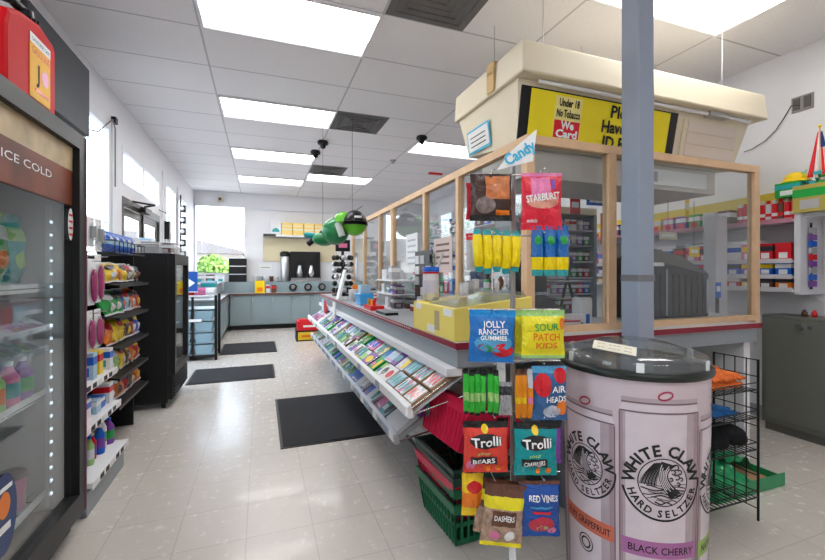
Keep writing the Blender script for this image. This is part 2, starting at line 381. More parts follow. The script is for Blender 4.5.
def carton(w, d, h, m1, m2, m3, name, loc, rz=0):
    b = box(-w/2, w/2, -d/2, d/2, 0, h, m1); b.box(-w/2-.0006, w/2+.0006, -d/2-.0006, d/2+.0006, h*.55, h*.85, m2)
    b.box(-w*.28, w*.28, -d/2-.001, d/2+.001, h*.12, h*.45, m3)
    return b.build(name, loc=loc, rz=rz)
PAL = {'red': (.62, .01, .02), 'blue': (.01, .12, .58), 'yellow': (.88, .6, .01), 'green': (.02, .34, .06), 'orange': (.82, .2, .01), 'white': (.75, .75, .76), 'purple': (.22, .06, .36),
       'teal': (.03, .35, .36), 'pink': (.75, .2, .4), 'black': (.03, .03, .035), 'brown': (.13, .05, .03), 'pale blue': (.4, .58, .72), 'grey': (.4, .4, .42), 'light green': (.35, .62, .2), 'silver': (.6, .6, .62)}
def cm(n): return colm(PAL[n])

# ---------- near drinks cooler at the left ----------
fx0, fx1, fy0, fy1, fz = -1.34, -.80, 1.30, 2.43, 1.90
cool = thing('glass_door_cooler', 'tall black glass-door cooler at the left edge with wording ICE COLD', 'cooler', (0, 0, 0))
SILV = mat('cooler_liner', (.55, .58, .6), .4)
b = MB(); b.box(fx0, fx0+.03, fy0, fy1, .0, fz, BLKM); b.box(fx0+.03, -.86, fy0, fy0+.04, .0, fz, BLKM); b.box(fx0+.03, -.86, fy1-.04, fy1, 0, fz, BLKM)
b.box(fx0+.03, -.86, fy0+.04, fy1-.04, fz-.08, fz, BLKM); b.box(fx0+.03, -.86, fy0+.04, fy1-.04, 0, .14, BLKM)
b.box(fx0+.03, fx0+.04, fy0+.04, fy1-.04, .14, fz-.08, SILV); b.box(fx0+.04, -.87, fy1-.05, fy1-.04, .14, fz-.08, SILV)
b.build('cabinet', cool, bevel=.004)
b = MB(); b.box(-.86, fx1, fy0, fy0+.07, .1, fz, BLKM); b.box(-.86, fx1, fy1-.075, fy1, .1, fz, BLKM); b.box(-.86, fx1, fy0+.07, fy1-.075, fz-.07, fz, BLKM); b.box(-.86, fx1, fy0+.07, fy1-.075, .1, .2, BLKM)
b.box(-.815, -.797, fy1-.012, fy1, .1, fz, mat('door_gasket', (.2, .03, .1), .5))
dd = b.build('door', cool)
box(-.836, -.83, fy0+.07, fy1-.075, .2, 1.56, GLF).build('glass_pane', dd)
b = MB(); b.box(-.85, -.828, fy0+.07, fy1-.075, 1.56, fz-.07, mat('header_art', (.2, .05, .025), .45, noise=.9, nscale=5))
b.box(-.828, -.8275, fy0+.07, fy1-.075, 1.72, fz-.07, mat('header_art_top', (.55, .42, .25), .45, noise=.6, nscale=8))
b.text('ICE COLD', .044, WINK, lambda x, y: (-.8268, x, y), x=1.97, y=1.66, fit=.36)
b.build('header_sign', dd)
for k in range(2):
    b = MB()
    if k == 0:
        b.grid(lambda u, v: (-.824, 2.325+.028*math.cos(2*PI*u)*v*(1 if True else 1), 1.47+.075*(math.sin(2*PI*u))*v), 20, 2, WINK)
        for q in range(4): b.box(-.8235, -.8225, 2.307, 2.343, 1.508-.03*q, 1.518-.03*q, REDG)
        b.build('pill_sticker', dd, label='white pill-shaped sticker with red print')
    else:
        b.grid(lambda u, v: (-.824, 1.80+.08*math.cos(2*PI*u)*v, .42+.14*math.sin(2*PI*u)*v), 24, 2, mat('sticker_navy', (.02, .05, .16), .4))
        b.grid(lambda u, v: (-.8225, 1.80+.035*math.cos(2*PI*u)*v, .45+.045*math.sin(2*PI*u)*v), 16, 2, cm('orange'))
        b.box(-.8225, -.8215, 1.755, 1.845, .50, .515, WINK); b.box(-.8225, -.8215, 1.765, 1.835, .36, .385, WINK)
        b.build('oval_sticker', dd, label='dark blue oval sticker low on the door glass')
b = MB(); b.box(-.90, -.885, 2.28, 2.30, .2, 1.55, mat('led_channel', (.7, .74, .78), .3, metal=.5)); b.build('light_channel', cool)
for k in range(22): box(-.884, -.88, 2.283, 2.297, .25+k*.058, .262+k*.058, LED).build('lamp_dot', cool)
for z in (.24, .70, 1.18, 1.5)[:3]:
    b = MB()
    for k in range(12): b.cyl((fx0+.05+.035*k, fy0+.05, z), (fx0+.05+.035*k, fy1-.06, z), .003, CHROME, n=5)
    for k in range(8): b.cyl((fx0+.05, fy0+.08+.15*k, z-.004), (-.92, fy0+.08+.15*k, z-.004), .003, CHROME, n=5)
    b.box(-.925, -.918, fy0+.05, fy1-.06, z-.018, z+.018, WINK)
    b.build('wire_shelf', cool)
MB().tube([(-.79, fy0+.03, .9), (-.765, fy0+.03, .9), (-.765, fy0+.03, 1.3), (-.79, fy0+.03, 1.3)], .01, BLACK).build('handle', dd)
cn = ['green', 'yellow', 'orange', 'pink', 'teal', 'purple', 'red', 'light green', 'pale blue', 'white']
for z, h0, kind, pl in ((.244, .17, 't', ['pink', 'black', 'white', 'black', 'pink', 'white', 'red', 'white']), (.704, .2, 'b', ['purple', 'pink', 'light green', 'orange', 'teal', 'yellow', 'pink', 'green', 'purple']), (1.184, .31, 'g', ['teal', 'green', 'yellow', 'light green', 'orange', 'green', 'pale blue'])):
    sh = {'t': 'bottom', 'b': 'middle', 'g': 'top'}[kind]
    n = len(pl); step = .93/n
    for i, c in enumerate(pl):
        y = 2.27-(i+.5)*step
        if kind == 'b':
            for row in range(2):
                o = bottle(.036, h0*(1 if row else .92), cm(c), cm(rnd.choice(cn)), cm('white'), loc=(-.955-.1*row, y, z))
                tag(o, '%s drink bottle in %s row on middle cooler shelf, %s from right' % (c, ('front', 'rear')[row], ORD[i] if i else 'first'), 'bottle', 'bottles on the middle cooler shelf')
        elif kind == 'g':
            g = bag(.15, h0, .04, cm(c), [(0, .06, cm('silver')), (.6, .8, cm(rnd.choice(cn)))], [(.2, .8, .25, .5, cm(rnd.choice(cn)), True)], seed=i)
            o = g.build('snack_bag', loc=(-.99, y, z), rz=PI/2)
            tag(o, '%s chilled snack bag on the top cooler shelf, %s from the right' % (c, ORD[i] if i else 'first'), 'snack bag', 'snack bags on the top cooler shelf')
        else:
            o = MB().lathe([(0, 0), (.045, 0), (.05, h0*.8)], cm(c), n=16).build('food_tub', loc=(-.99, y, z))
            MB().lathe([(.053, h0*.8), (.053, h0*.88), (.045, h0*.95), (0, h0*.95)], BLACK, n=16).build('lid', o)
            tag(o, '%s food tub with black lid on bottom cooler shelf, %s from right' % (c, ORD[i] if i else 'first'), 'tub', 'tubs on the bottom cooler shelf')
# gas can on top
gc = thing('fuel_can', 'red plastic fuel can with black cap on top of the left cooler', 'fuel can', (-.97, 2.06, fz), 0)
b = MB(); RC = mat('can_red', (.62, .006, .012), .5, noise=.05, spec=.12)
prof = [(-.185, 0), (.185, 0), (.195, .02), (.195, .29), (.175, .315), (.05, .335), (-.09, .31), (-.175, .275), (-.195, .22), (-.195, .02)]
b.ext(prof, lambda a, c, h: (h, a, c), -.12, .12, RC)
b.build('body', gc, bevel=.018)
gx = .05; b = MB(); b.T = Matrix.Translation((gx, .1, -.005)); b.cyl((0, .0, .31), (0, .0, .37), .042, BLACK, n=20); b.cyl((0, 0, .345), (0, 0, .40), .036, BLACK, .03, n=20)
for k in range(16): b.box(.040, .047, -.004, .004, .318, .37, BLACK) if k == 0 else b.cyl((.042*math.cos(k*PI/8), .042*math.sin(k*PI/8), .318), (.042*math.cos(k*PI/8), .042*math.sin(k*PI/8), .37), .005, BLACK, n=5)
b.build('cap', gc)
MB().tube([(gx, .1, .39), (gx-.02, .04, .405), (gx-.04, -.03, .385), (gx-.04, -.06, .36)], .018, BLACK, 10).build('spout', gc); gc.scale = (1, 1, 1.1)
0 and MB().tube([(0, .05, .36), (0, .09, .375), (0, .13, .355), (0, .135, .33)], .02, BLACK, 10).build('spout', gc); gc.scale = (1, 1, 1.1)
b = MB(); b.T = Matrix.Translation((0, -.035, 0)) @ Matrix.Scale(1.0, 4); b.box(.121, .1225, .0, .165, .04, .27, mat('can_label', (.95, .48, .01), .5, noise=.12, nscale=25)); fn = lambda x, y: (.1238, x, y)
b.box(.122, .1232, .0, .165, .235, .27, WINK); b.text('GASOLINE CAN', .02, INK, fn, x=.083, y=.252, fit=.14)
b.text('GASOLINE', .035, REDG, fn, x=.083, y=.213, fit=.14); b.text('J', .09, INK, fn, x=.06, y=.14, bold=.02); b.grid(lambda u, v: (.1235, .12+.028*math.cos(2*PI*u)*v, .14+.03*math.sin(2*PI*u)*v), 18, 2, cm('pink'))
b.box(.1225, .1235, .04, .15, .07, .08, REDG)
b.build('label', gc)
# dark wall board behind
tb = thing('wall_screen', 'dark grey flat panel hung on the wall above the left cooler', 'screen', (0, 0, 0))
box(-1.345, -1.30, 3.1, 4.02, 2.34, 2.88, GREYM).build('panel', tb, bevel=.006); box(-1.38, -1.345, 3.4, 3.7, 2.5, 2.7, BLKM).build('bracket', tb)
tag(MB().tube([(-1.36, 4.03, 2.92), (-1.36, 4.03, 2.7), (-1.37, 4.0, 2.88)], .005, BLACK).build('power_cord'), 'short black cord above the dark wall panel', 'cord')
b = MB().tube([(-1.36, 4.86, 2.1), (-1.36, 4.86, 2.68), (-1.36, 4.78, 2.74), (-1.36, 4.4, 2.5), (-1.36, 4.18, 2.45)], .007, mat('conduit', (.3, .25, .25), .6))
b.box(-1.378, -1.34, 4.8, 4.87, 2.72, 2.78, BLACK); tag(b.build('wall_cable'), 'dark cable sagging from a small box between the left windows', 'cable')
b = MB().box(-1.378, -1.3, 7.12, 7.24, 1.75, 2.02, BLKM); b.tube([(-1.35, 7.2, 2.05), (-1.3, 7.2, 2.12), (-1.35, 6.7, 2.13)], .008, BLKM); tag(b.build('wall_speaker'), 'small dark box with an arm on the wall post right of the entrance', 'speaker')
b = MB()
for k in range(6):
    b.box(-1.33, -1.24, 8.14, 8.2, 1.3+.2*k, 1.42+.2*k, BLKM); b.cyl((-1.29, 8.14, 1.36+.2*k), (-1.29, 8.1, 1.36+.2*k), .035, STEEL, n=10)
b.box(-1.33, -1.31, 8.15, 8.19, 1.2, 2.6, BLKM); tag(b.build('hanging_strip'), 'dark vertical clip strip of small goods between the far left windows', 'clip strip')

# ---------- white gondola shelf ----------
gs = thing('wall_gondola', 'white metal shelving bay behind the left cooler', 'shelving', (0, 0, 0))
b = box(-1.36, -1.33, 2.52, 3.14, .05, 1.75, WHITE); b.box(-1.36, -1.30, 2.52, 2.55, .0, 1.75, WHITE); b.box(-1.36, -1.30, 3.11, 3.14, .0, 1.75, WHITE); b.build('back_panel', gs)
SH = [(.17, -.81), (.43, -.85), (.64, -.87)]
for z, x in SH:
    b = box(-1.33, x, 2.53, 3.13, z-.025, z, WHITE); s = b.build('shelf', gs)
    b = MB().box(x, x+.006, 2.53, 3.13, z-.035, z+.004, WINK)
    for k in range(7): b.box(x+.006, x+.008, 2.55+.085*k, 2.6+.085*k, z-.03, z-.004, INK if k % 3 else WHITE)
    b.build('price_rail', s)
box(-1.33, -.83, 2.53, 3.13, 0, .12, GREYC).build('base', gs)
goods = [(.17, [('purple', .06, .16), ('white', .05, .19), ('blue', .055, .17), ('red', .04, .15), ('light green', .045, .16), ('pale blue', .05, .13), ('teal', .05, .18), ('white', .05, .15)], 'bottom'),
         (.43, [('white', .07, .12), ('blue', .07, .07), ('pale blue', .07, .08), ('white', .06, .11), ('red', .06, .1), ('blue', .06, .09)], 'middle'),
         (.64, [('white', .06, .13), ('yellow', .06, .14), ('pale blue', .06, .15), ('white', .07, .1), ('blue', .06, .12)], 'upper')]
for z, L, nm in goods:
    n = len(L)
    for i, (c, w, h) in enumerate(L):
        y = 3.09-i*(.54/max(1, n-1))
        x = -.90-.012*(i % 2)
        if nm == 'bottom':
            o = bottle(w/2, h, cm(c), cm(rnd.choice(['white', 'purple', 'blue', 'green'])), cm(rnd.choice(['white', 'black', 'blue'])), 'bottle', (x, y, z+.001))
            tag(o, '%s toiletry bottle on the bottom white shelf, %s from its far end' % (c, ORD[i] if i else 'first'), 'bottle', 'bottles on the bottom white shelf')
        else:
            o = carton(.09, w, h, cm(c), cm(rnd.choice(['white', 'blue', 'red', 'white'])), cm(rnd.choice(['blue', 'white', 'teal'])), 'boxed_product', (x-.03, y, z+.001))
            tag(o, '%s boxed product on the %s white shelf, %s from its far end' % (c, nm, ORD[i] if i else 'first'), 'box', 'boxes on the %s white shelf' % nm)
# pegged goods
for i, (y, z, h, c, l) in enumerate([(3.04, 1.06, .3, 'pink', 'magenta brush in a clear hanging pack beside the left cooler, upper'), (2.93, 1.05, .28, 'pink', 'magenta brush in a clear hanging pack, upper row nearer the cooler'),
        (3.03, .78, .24, 'pink', 'magenta brush in a clear hanging pack, lower row farther one'), (2.9, .78, .24, 'pink', 'magenta brush in a clear hanging pack, lower row nearer one'),
        (3.05, 1.38, .2, 'silver', 'clear hanging pack with white fittings above the magenta brushes'), (2.92, 1.4, .18, 'silver', 'clear hanging pack with white fittings nearer the cooler')]):
    t = thing('blister_pack', l, 'hanging pack', (-.955, y+.05, z), 0, 'hanging packs behind the left cooler')
    MB().box(-.004, .0, -.05, .05, 0, h, WINK).build('backing_card', t)
    b = MB()
    if c == 'pink':
        b.sph((.015, -.0, h*.42), .03, mat('magenta', (.62, .01, .2), .35), 12, (.6, .9, h*.36/.03)); b.build('brush', t)
    else:
        b.cyl((.01, 0, h*.3), (.01, 0, h*.7), .018, STEEL); b.sph((.01, .02, h*.5), .014, cm('grey')); b.build('fitting', t)
    MB().sph((.012, 0, h*.42), .036, GLC, 12, (.65, 1.15, h*.4/.036)).build('clear_cover', t)
    MB().cyl((-.375, 0, h-.02), (.05, 0, h-.015), .003, CHROME, n=5).build('peg_hook', t)

# ---------- black chip rack ----------
cr = thing('snack_rack', 'black wire-topped snack rack full of chip bags beside the black cooler', 'snack rack', (0, 0, 0))
b = box(-1.34, -1.3, 3.2, 3.96, 0, 1.38, BLKM); b.box(-1.3, -.98, 3.94, 3.96, 0, 1.38, BLKM); b.box(-1.3, -1.05, 3.2, 3.215, 0, 1.38, BLKM); b.build('frame', cr)
zs = [.36, .55, .75, .95, 1.17]
for z in zs:
    s = MB().hexa([(-1.3, 3.216, z+.06), (-.88, 3.216, z-.02), (-.88, 3.938, z-.02), (-1.3, 3.938, z+.06), (-1.3, 3.216, z+.072), (-.88, 3.216, z-.008), (-.88, 3.938, z-.008), (-1.3, 3.938, z+.072)], BLKM).build('shelf', cr)
    box(-.88, -.872, 3.2, 3.94, z-.024, z-.002, BLKM).build('front_lip', s)
b = MB()
for z in (1.38, 1.46): b.tube([(-1.3, 3.21, z), (-.9, 3.21, z), (-.9, 3.94, z), (-1.3, 3.94, z)], .004, BLKM)
for k in range(9): b.cyl((-.9, 3.21+.09*k, 1.38), (-.9, 3.21+.09*k, 1.46), .003, BLKM, n=5)
b.build('top_basket', cr)
fam = [['red', 'orange', 'red', 'brown', 'orange'], ['yellow', 'light green', 'yellow', 'brown', 'orange', 'red'], ['orange', 'yellow', 'yellow', 'brown', 'red', 'blue'], ['green', 'green', 'blue', 'pale blue', 'orange', 'red'], ['yellow', 'orange', 'yellow', 'brown', 'grey', 'brown']]
for si, z in enumerate(zs):
    for i, c in enumerate(fam[si]):
        y = 3.28+i*(.6/(len(fam[si])-1)); h = .165 if si < 4 else .13
        g = bag(.175, h*1.12, .035, cm(c), [(0, .05, cm('silver')), (.94, 1, cm('silver'))], [(.12, .88, .5, .8, cm(rnd.choice(['white', 'yellow', 'red', 'black'])), True), (.3, .7, .12, .4, cm(rnd.choice(['orange', 'brown', 'yellow', 'white'])), True)], seed=si*10+i)
        o = g.build('chip_bag', loc=(-.935, y, z+.012)); o.rotation_euler = (-.45, rnd.uniform(-.12, .12), PI/2+.2*rnd.uniform(-1, 1))
        tag(o, '%s chip bag on the %s rack shelf, %s' % (c, ['lowest', 'second lowest', 'middle', 'second highest', 'highest'][si], nth(i)), 'chip bag', 'chip bags on the snack rack')
for i, y in enumerate((3.3, 3.43, 3.57, 3.7, 3.84)):
    g = bag(.14, .14, .035, cm('blue'), [(.35, .55, cm('pale blue'))], [(.3, .7, .55, .8, cm('white'), True)], seed=60+i)
    o = g.build('snack_bag', loc=(-.98, y, 1.385), rz=PI/2); tag(o, 'blue snack bag standing in the top basket, %s' % nth(i), 'snack bag', 'blue bags in the top basket')

# ---------- black upright cooler ----------
uc = thing('upright_cooler', 'black upright drinks cooler beyond the chip rack, its side to the camera', 'cooler', (0, 0, 0))
cy0, cy1, cx1, cz = 4.3, 5.05, -.74, 1.42
b = box(-1.34, cx1-.06, cy0, cy0+.03, .05, cz, BLKM); b.box(-1.34, cx1-.06, cy1-.03, cy1, .08, cz, BLKM); b.box(-1.34, -1.3, cy0+.03, cy1-.03, .08, cz, BLKM)
b.box(-1.3, cx1-.06, cy0+.03, cy1-.03, cz-.1, cz, BLKM); b.box(-1.3, cx1-.06, cy0+.03, cy1-.03, .08, .3, BLKM); b.build('cabinet', uc, bevel=.004)
b = MB()
for q in ((cy0, cy0+.06, .3, cz), (cy1-.06, cy1, .3, cz), (cy0+.06, cy1-.06, cz-.1, cz), (cy0+.06, cy1-.06, .3, .36)): b.box(cx1-.058, cx1, q[0], q[1], q[2], q[3], BLKM)
d2 = b.build('door', uc); box(cx1-.03, cx1-.024, cy0+.06, cy1-.06, .36, cz-.1, GLF).build('glass_pane', d2)
b = MB().box(cx1-.058, cx1-.02, cy0, cy1, .08, .29, BLKM)
for k in range(6): b.box(cx1-.02, cx1-.006, cy0+.02, cy1-.02, .1+.03*k, .115+.03*k, BLKM)
b.build('lower_grille', uc)
for k, (x, y) in enumerate([(-1.3, 4.34), (-.84, 4.34), (-1.3, 5.0), (-.84, 5.0)]): MB().cyl((x, y, 0), (x, y, .08), .018, BLACK).build('foot', uc)
for k, z in enumerate((.5, .72, .94, 1.14)):
    box(-1.28, cx1-.08, cy0+.04, cy1-.04, z-.008, z, WHITE).build('shelf', uc)
    for i in range(7):
        o = bottle(.033, .17, cm('white' if (i+k) % 3 else 'pale blue'), cm(['white', 'blue', 'red', 'green'][(i*k+i) % 4]), cm('white'), loc=(-.88, 4.4+i*.09, z))
        tag(o, 'small white drink bottle inside black cooler, %s shelf, %s' % (['lowest', 'second', 'third', 'highest'][k], nth(i)), 'bottle', 'bottles inside the black cooler')
# goods on top of it
wb = thing('wire_tray', 'white wire tray of small goods on top of the black cooler', 'tray', (-1.0, 4.62, cz))
b = MB()
for z in (0.004, .08): b.tube([(-.3, -.28, z), (.22, -.28, z), (.22, .4, z), (-.3, .4, z), (-.3, -.28, z)], .004, CHROME)
for k in range(12): b.cyl((.22, -.28+.062*k, 0.004), (.22, -.28+.062*k, .08), .0025, CHROME, n=5)
b.build('wires', wb)
for i, (x, y, w, d, h, c) in enumerate([(-1.15, 4.44, .16, .2, .13, 'white'), (-.95, 4.42, .14, .14, .1, 'grey'), (-1.1, 4.7, .2, .2, .15, 'pale blue'), (-.88, 4.64, .12, .16, .1, 'brown'), (-.9, 4.88, .14, .16, .12, 'grey'), (-1.12, 4.92, .2, .14, .12, 'brown')]):
    tag(carton(w, d, h, cm(c), cm('white'), cm('grey'), 'carton', (x, y, cz+.009)), '%s carton on the black cooler, %s' % (c, ['front left', 'front right', 'centre left', 'centre right', 'rear right', 'rear left'][i]), 'box', 'cartons on the black cooler')

# ---------- wire rack with clear crates near the entrance ----------
wr = thing('ice_rack', 'black framed rack of pale blue clear bins past the black cooler', 'rack', (0, 0, 0))
ax0, ax1, ay0, ay1 = -1.2, -.6, 6.45, 6.95
b = MB()
for x in (ax0, ax1):
    for y in (ay0, ay1): b.box(x-.018, x+.018, y-.018, y+.018, 0, .92, BLKM)
b.box(ax0, ax1, ay0-.01, ay0+.01, .04, .08, BLKM); b.box(ax0, ax1, ay1-.01, ay1+.01, .04, .08, BLKM); b.box(-.91, -.88, ay0-.01, ay0+.01, .04, .9, BLKM)
b.build('frame', wr)
for k in range(5): 
    box(ax0+.02, ax1-.02, ay0, ay1, .08+.16*k, .09+.16*k, mat('shelf_glassy', (.3, .4, .46), .3)).build('shelf', wr)
BINM = mat('clear_bin', (.28, .42, .5), .25, noise=.1)
for k in range(4):
    for j in range(2):
        x = ax0+.06+j*.28; o = MB().hexa([(x, ay0+.02, .092+.16*k), (x+.2, ay0+.02, .092+.16*k), (x+.2, ay1-.05, .092+.16*k), (x, ay1-.05, .092+.16*k), (x-.02, ay0+.01, .22+.16*k), (x+.22, ay0+.01, .22+.16*k), (x+.22, ay1-.04, .22+.16*k), (x-.02, ay1-.04, .22+.16*k)], BINM).build('clear_bin')
        tag(o, 'pale blue clear bin in the black rack, %s column, %s shelf' % (('left', 'right')[j], ['lowest', 'second', 'third', 'highest'][k]), 'bin', 'bins in the black framed rack')
box(ax0+.02, ax1-.02, ay0-.02, ay1, .9, .915, mat('tray_white', (.6, .62, .66), .5)).build('top_tray', wr)
box(ax0+.06, ax0+.42, ay0-.022, ay0-.02, .55, .59, WINK).build('price_strip', wr)
for i in range(4): tag(bag(.14, .11, .03, cm(['white', 'red', 'pink', 'white'][i]), seed=80+i).build('wrapped_snack', loc=(-1.1+.14*i, 6.6, .916)), '%s wrapped snack on the clear bin rack, %s from the left' % (['white', 'red', 'pink', 'white'][i], ['first', 'second', 'third', 'fourth'][i]), 'snack', 'wrapped snacks on the bin rack')
sg = thing('notice_sign', 'blue sign with white arrow standing on the bin rack', 'sign', (-.97, 6.5, .915))
NB = mat('sign_blue', (.02, .1, .42), .4)
b = box(-.13, .13, -.006, .006, .06, .34, NB); b.box(-.135, .135, -.0065, .004, .05, .06, WINK); b.box(-.135, .135, -.0065, .004, .34, .35, WINK)
b.ext([(-.1, .16), (.02, .16), (.02, .12), (.1, .18), (.02, .24), (.02, .2), (-.1, .2)], lambda a, c, h: (a, h, c), -.009, -.006, WINK); b.box(-.1, 0, -.009, -.006, .28, .3, WINK)
b.build('panel', sg); box(-.01, .01, -.01, .01, 0, .06, BLKM).build('foot', sg)
tag(carton(.2, .2, .2, cm('pale blue'), cm('teal'), cm('white'), 'cooler_box', (-.72, 6.75, .916)), 'pale teal box beside the blue arrow sign', 'box')

# ---------- back counters ----------
def cabinets(name, label, x0, x1, y0, y1, doors, axis):
    t = thing(name, label, 'cabinet', (0, 0, 0)); b = box(x0, x1, y0, y1, .1, .755, TEALC); b.box(x0+.0, x1-.05 if axis == 'x' else x1, y0+(.05 if axis == 'y' else 0), y1, 0, .1, BLACK)
    b.build('body', t)
    for i in range(doors):
        if axis == 'y':
            w = (x1-x0)/doors; d = box(x0+i*w+.01, x0+(i+1)*w-.01, y0-.018, y0-.001, .12, .74, TEALC).build('door', t)
            box(x0+i*w+.03, x0+i*w+.04, y0-.04, y0-.018, .6, .7, STEEL).build('handle', d)
        else:
            w = (y1-y0)/doors; d = box(x1+.001, x1+.018, y0+i*w+.01, y0+(i+1)*w-.01, .12, .74, TEALC).build('door', t)
            box(x1+.018, x1+.04, y0+i*w+.03, y0+i*w+.04, .6, .7, STEEL).build('handle', d)
    return t
cabinets('base_cabinet', 'grey-green base cabinet run along the back wall', -.62, 2.3, 9.52, 10.08, 7, 'y')
cabinets('base_cabinet', 'grey-green base cabinet run under the far left windows', -1.36, -.66, 7.62, 9.9, 4, 'x')
t = thing('worktop', 'dark edged grey worktop on the back wall cabinets', 'worktop', (0, 0, 0))
ED = mat('worktop_edge', (.16, .08, .07), .4)
box(-.621, 2.32, 9.47, 10.09, .76, .789, CTOP).build('slab', t); box(-.61, 2.32, 9.462, 9.47, .755, .79, ED).build('edge_band', t)
t = thing('worktop', 'grey worktop on the cabinets below the left windows', 'worktop', (0, 0, 0)); box(-1.37, -.63, 7.58, 10.09, .76, .789, CTOP).build('slab', t); box(-.63, -.622, 7.58, 9.462, .755, .79, ED).build('edge_band', t)
tag(box(-.75, 2.32, 9.80, 10.085, .79, 1.03, TEALC).build('back_riser'), 'grey-green riser panel behind the back worktop holding the dispensers', 'panel')
# cup dispensers built in the riser
for i, px in enumerate((293, 308, 322)):
    x, y, z = PY(px, 288, 9.78); r = thing('cup_dispenser', 'round chrome cup dispenser in back riser, %s of three' % ['left', 'middle', 'right'][i], 'cup dispenser', (x, 9.799, .9), 0, 'cup dispensers on the back counter')
    MB().cyl((0, 0, 0), (0, -.03, 0), .085, BLACK, n=20).build('ring', r); MB().cyl((0, -.03, 0), (0, -.08, 0), .055, STEEL, .045, n=20).build('cup', r)
# coffee things
x0 = .98; t = thing('coffee_machine', 'large black coffee machine on the back counter', 'coffee machine', (.93, 9.98, 1.03))
b = box(-.28, .4, -.06, .08, .1, .70, BLACK); b.box(-.28, .4, -.17, .08, .001, .1, BLACK); b.build('body', t, bevel=.01)
box(-.28, .4, -.18, -.171, .0, .08, STEEL).build('drip_tray', t)
for k in range(2): MB().lathe([(.0, .1), (.06, .1), (.07, .2), (.05, .3), (.04, .38), (0, .38)], CHROME if k else STEEL, (-.08+.26*k, -.115, 0), 16).build('flask', t)
t = thing('airpot', 'tall steel coffee airpot with black lid left of the coffee machine', 'airpot', (.53, 9.95, 1.031)); t.scale = (1, 1, .76)
MB().lathe([(.0, 0), (.1, 0), (.105, .03), (.105, .72), (.09, .76)], STEEL, n=24).build('body', t); MB().lathe([(.1, .76), (.115, .8), (.115, .88), (.06, .92), (0, .92)], BLACK, n=24).build('lid', t); box(-.02, .02, -.17, -.08, .8, .84, BLACK).build('spout', t)
# black stacked drawers near window
t = thing('organizer', 'three-tier black pastry trays stand below the back window', 'organizer', (-.5, 9.96, 1.031))
t.scale = (1, .8, 1)
for k in range(3):
    s = box(-.16, .2, -.15, .16, .0+.18*k, .158+.18*k, BLACK).build('tray', t); box(-.15, .19, -.16, .16, .160+.18*k, .174+.18*k, WINK).build('rim', s)
tag(carton(.2, .1, .27, cm('yellow'), cm('yellow'), cm('orange'), 'cup_stack_box', (-.02, 9.62, .79)), 'yellow upright box on the back counter', 'box')
tag(carton(.08, .08, .18, cm('white'), cm('red'), cm('white'), 'sugar_box', (.15, 9.62, .79)), 'white small sugar box right of the yellow box', 'box')
tag(carton(.1, .08, .17, cm('brown'), cm('red'), cm('brown'), 'tea_box', (.27, 9.62, .79)), 'brown tea box right of the white sugar box', 'box')
for i in range(5):
    o = MB().lathe([(0, 0), (.04, 0), (.05, .12)], cm(['white', 'grey', 'white', 'brown', 'white'][i]), n=12).build('paper_cup', loc=(-.1+.11*i, 9.95, 1.031)); tag(o, '%s cup behind boxes on back counter, %s from the left' % (['white', 'grey', 'white', 'brown', 'white'][i], ['first', 'second', 'third', 'fourth', 'fifth'][i]), 'cup', 'cups on the back counter')
t = thing('condiment_station', 'low grey condiment unit at the corner under the back window', 'counter unit', (-1.05, 9.2, .79))
b = box(-.28, .25, -.4, .6, 0, .22, GREYC); b.build('body', t); box(-.3, .28, -.42, .62, .22, .24, STEEL).build('top', t)
for i in range(3): tag(carton(.16, .14, .16, cm(['grey', 'brown', 'white'][i]), cm('white'), cm('teal'), 'supply_box', (-1.2+.2*i, 9.6, 1.03)), '%s supply box on the corner unit below the window' % ['grey', 'brown', 'white'][i], 'box', 'boxes on the corner unit')
tag(carton(.3, .5, .1, cm('grey'), cm('black'), cm('grey'), 'microwave', (-1.0, 8.2, .79)), 'flat dark appliance on the far left worktop', 'appliance')
# upper wall shelf with yellow menu board, cream board
t = thing('wall_shelf', 'dark-edged shelf high on the back wall carrying yellow boxes', 'shelf', (0, 0, 0))
box(.05, 1.62, 9.78, 10.09, 2.06, 2.1, WHITE).build('board', t); box(.05, .32, 9.77, 9.78, 2.05, 2.11, DARK).build('bracket', t)
for i in range(5):
    x = .32+.245*i; b = box(-.115, .115, -.12, .12, 0, .28, cm('white') if i == 0 else mat('soft_yellow', (.9, .66, .2), .6)); b.box(-.11, .11, -.122, -.12, .11, .14, PAPER); b.box(-.115, .115, -.1225, -.12, .2, .215, PAPER)
    if i == 0: b.grid(lambda u, v: (.08*math.cos(PI*u)*v, -.124, .06+.09*math.sin(PI*u)*v), 12, 2, cm('teal'))
    tag(b.build('storage_box', loc=(x, 9.93, 2.101)), ['white box with a teal half circle at the left end of high shelf', 'pale yellow box next to white box on high shelf', 'pale yellow box in the middle of the high shelf', 'pale yellow box second from the right on high shelf', 'pale yellow box at the right end of the high shelf'][i], 'box', 'boxes on the high back shelf')
tag(box(.05, 1.75, 10.06, 10.09, 1.5, 2.04, CREAM).build('cream_board'), 'cream coloured backing board on the back wall above coffee', 'board')
struct(box(-.2, XR, 10.06, 10.1, 2.68, 2.71, TRIMW).build('trim_5'))
b = box(-.05, .05, -.03, .03, 0, .1, CREAM); b.cyl((0, -.03, .05), (0, -.05, .05), .03, BLKM); tag(b.build('wall_siren', loc=(-.85, 10.05, 2.82)), 'small beige alarm box above the back window', 'alarm')
b = box(-.14, .14, -.004, .004, 0, .12, PAPER); b.box(-.1, .1, -.006, -.004, .05, .06, INK); tag(b.build('wall_notice', loc=(.1, 10.08, 1.3)), 'small white notice left of the airpot on the back wall', 'notice')
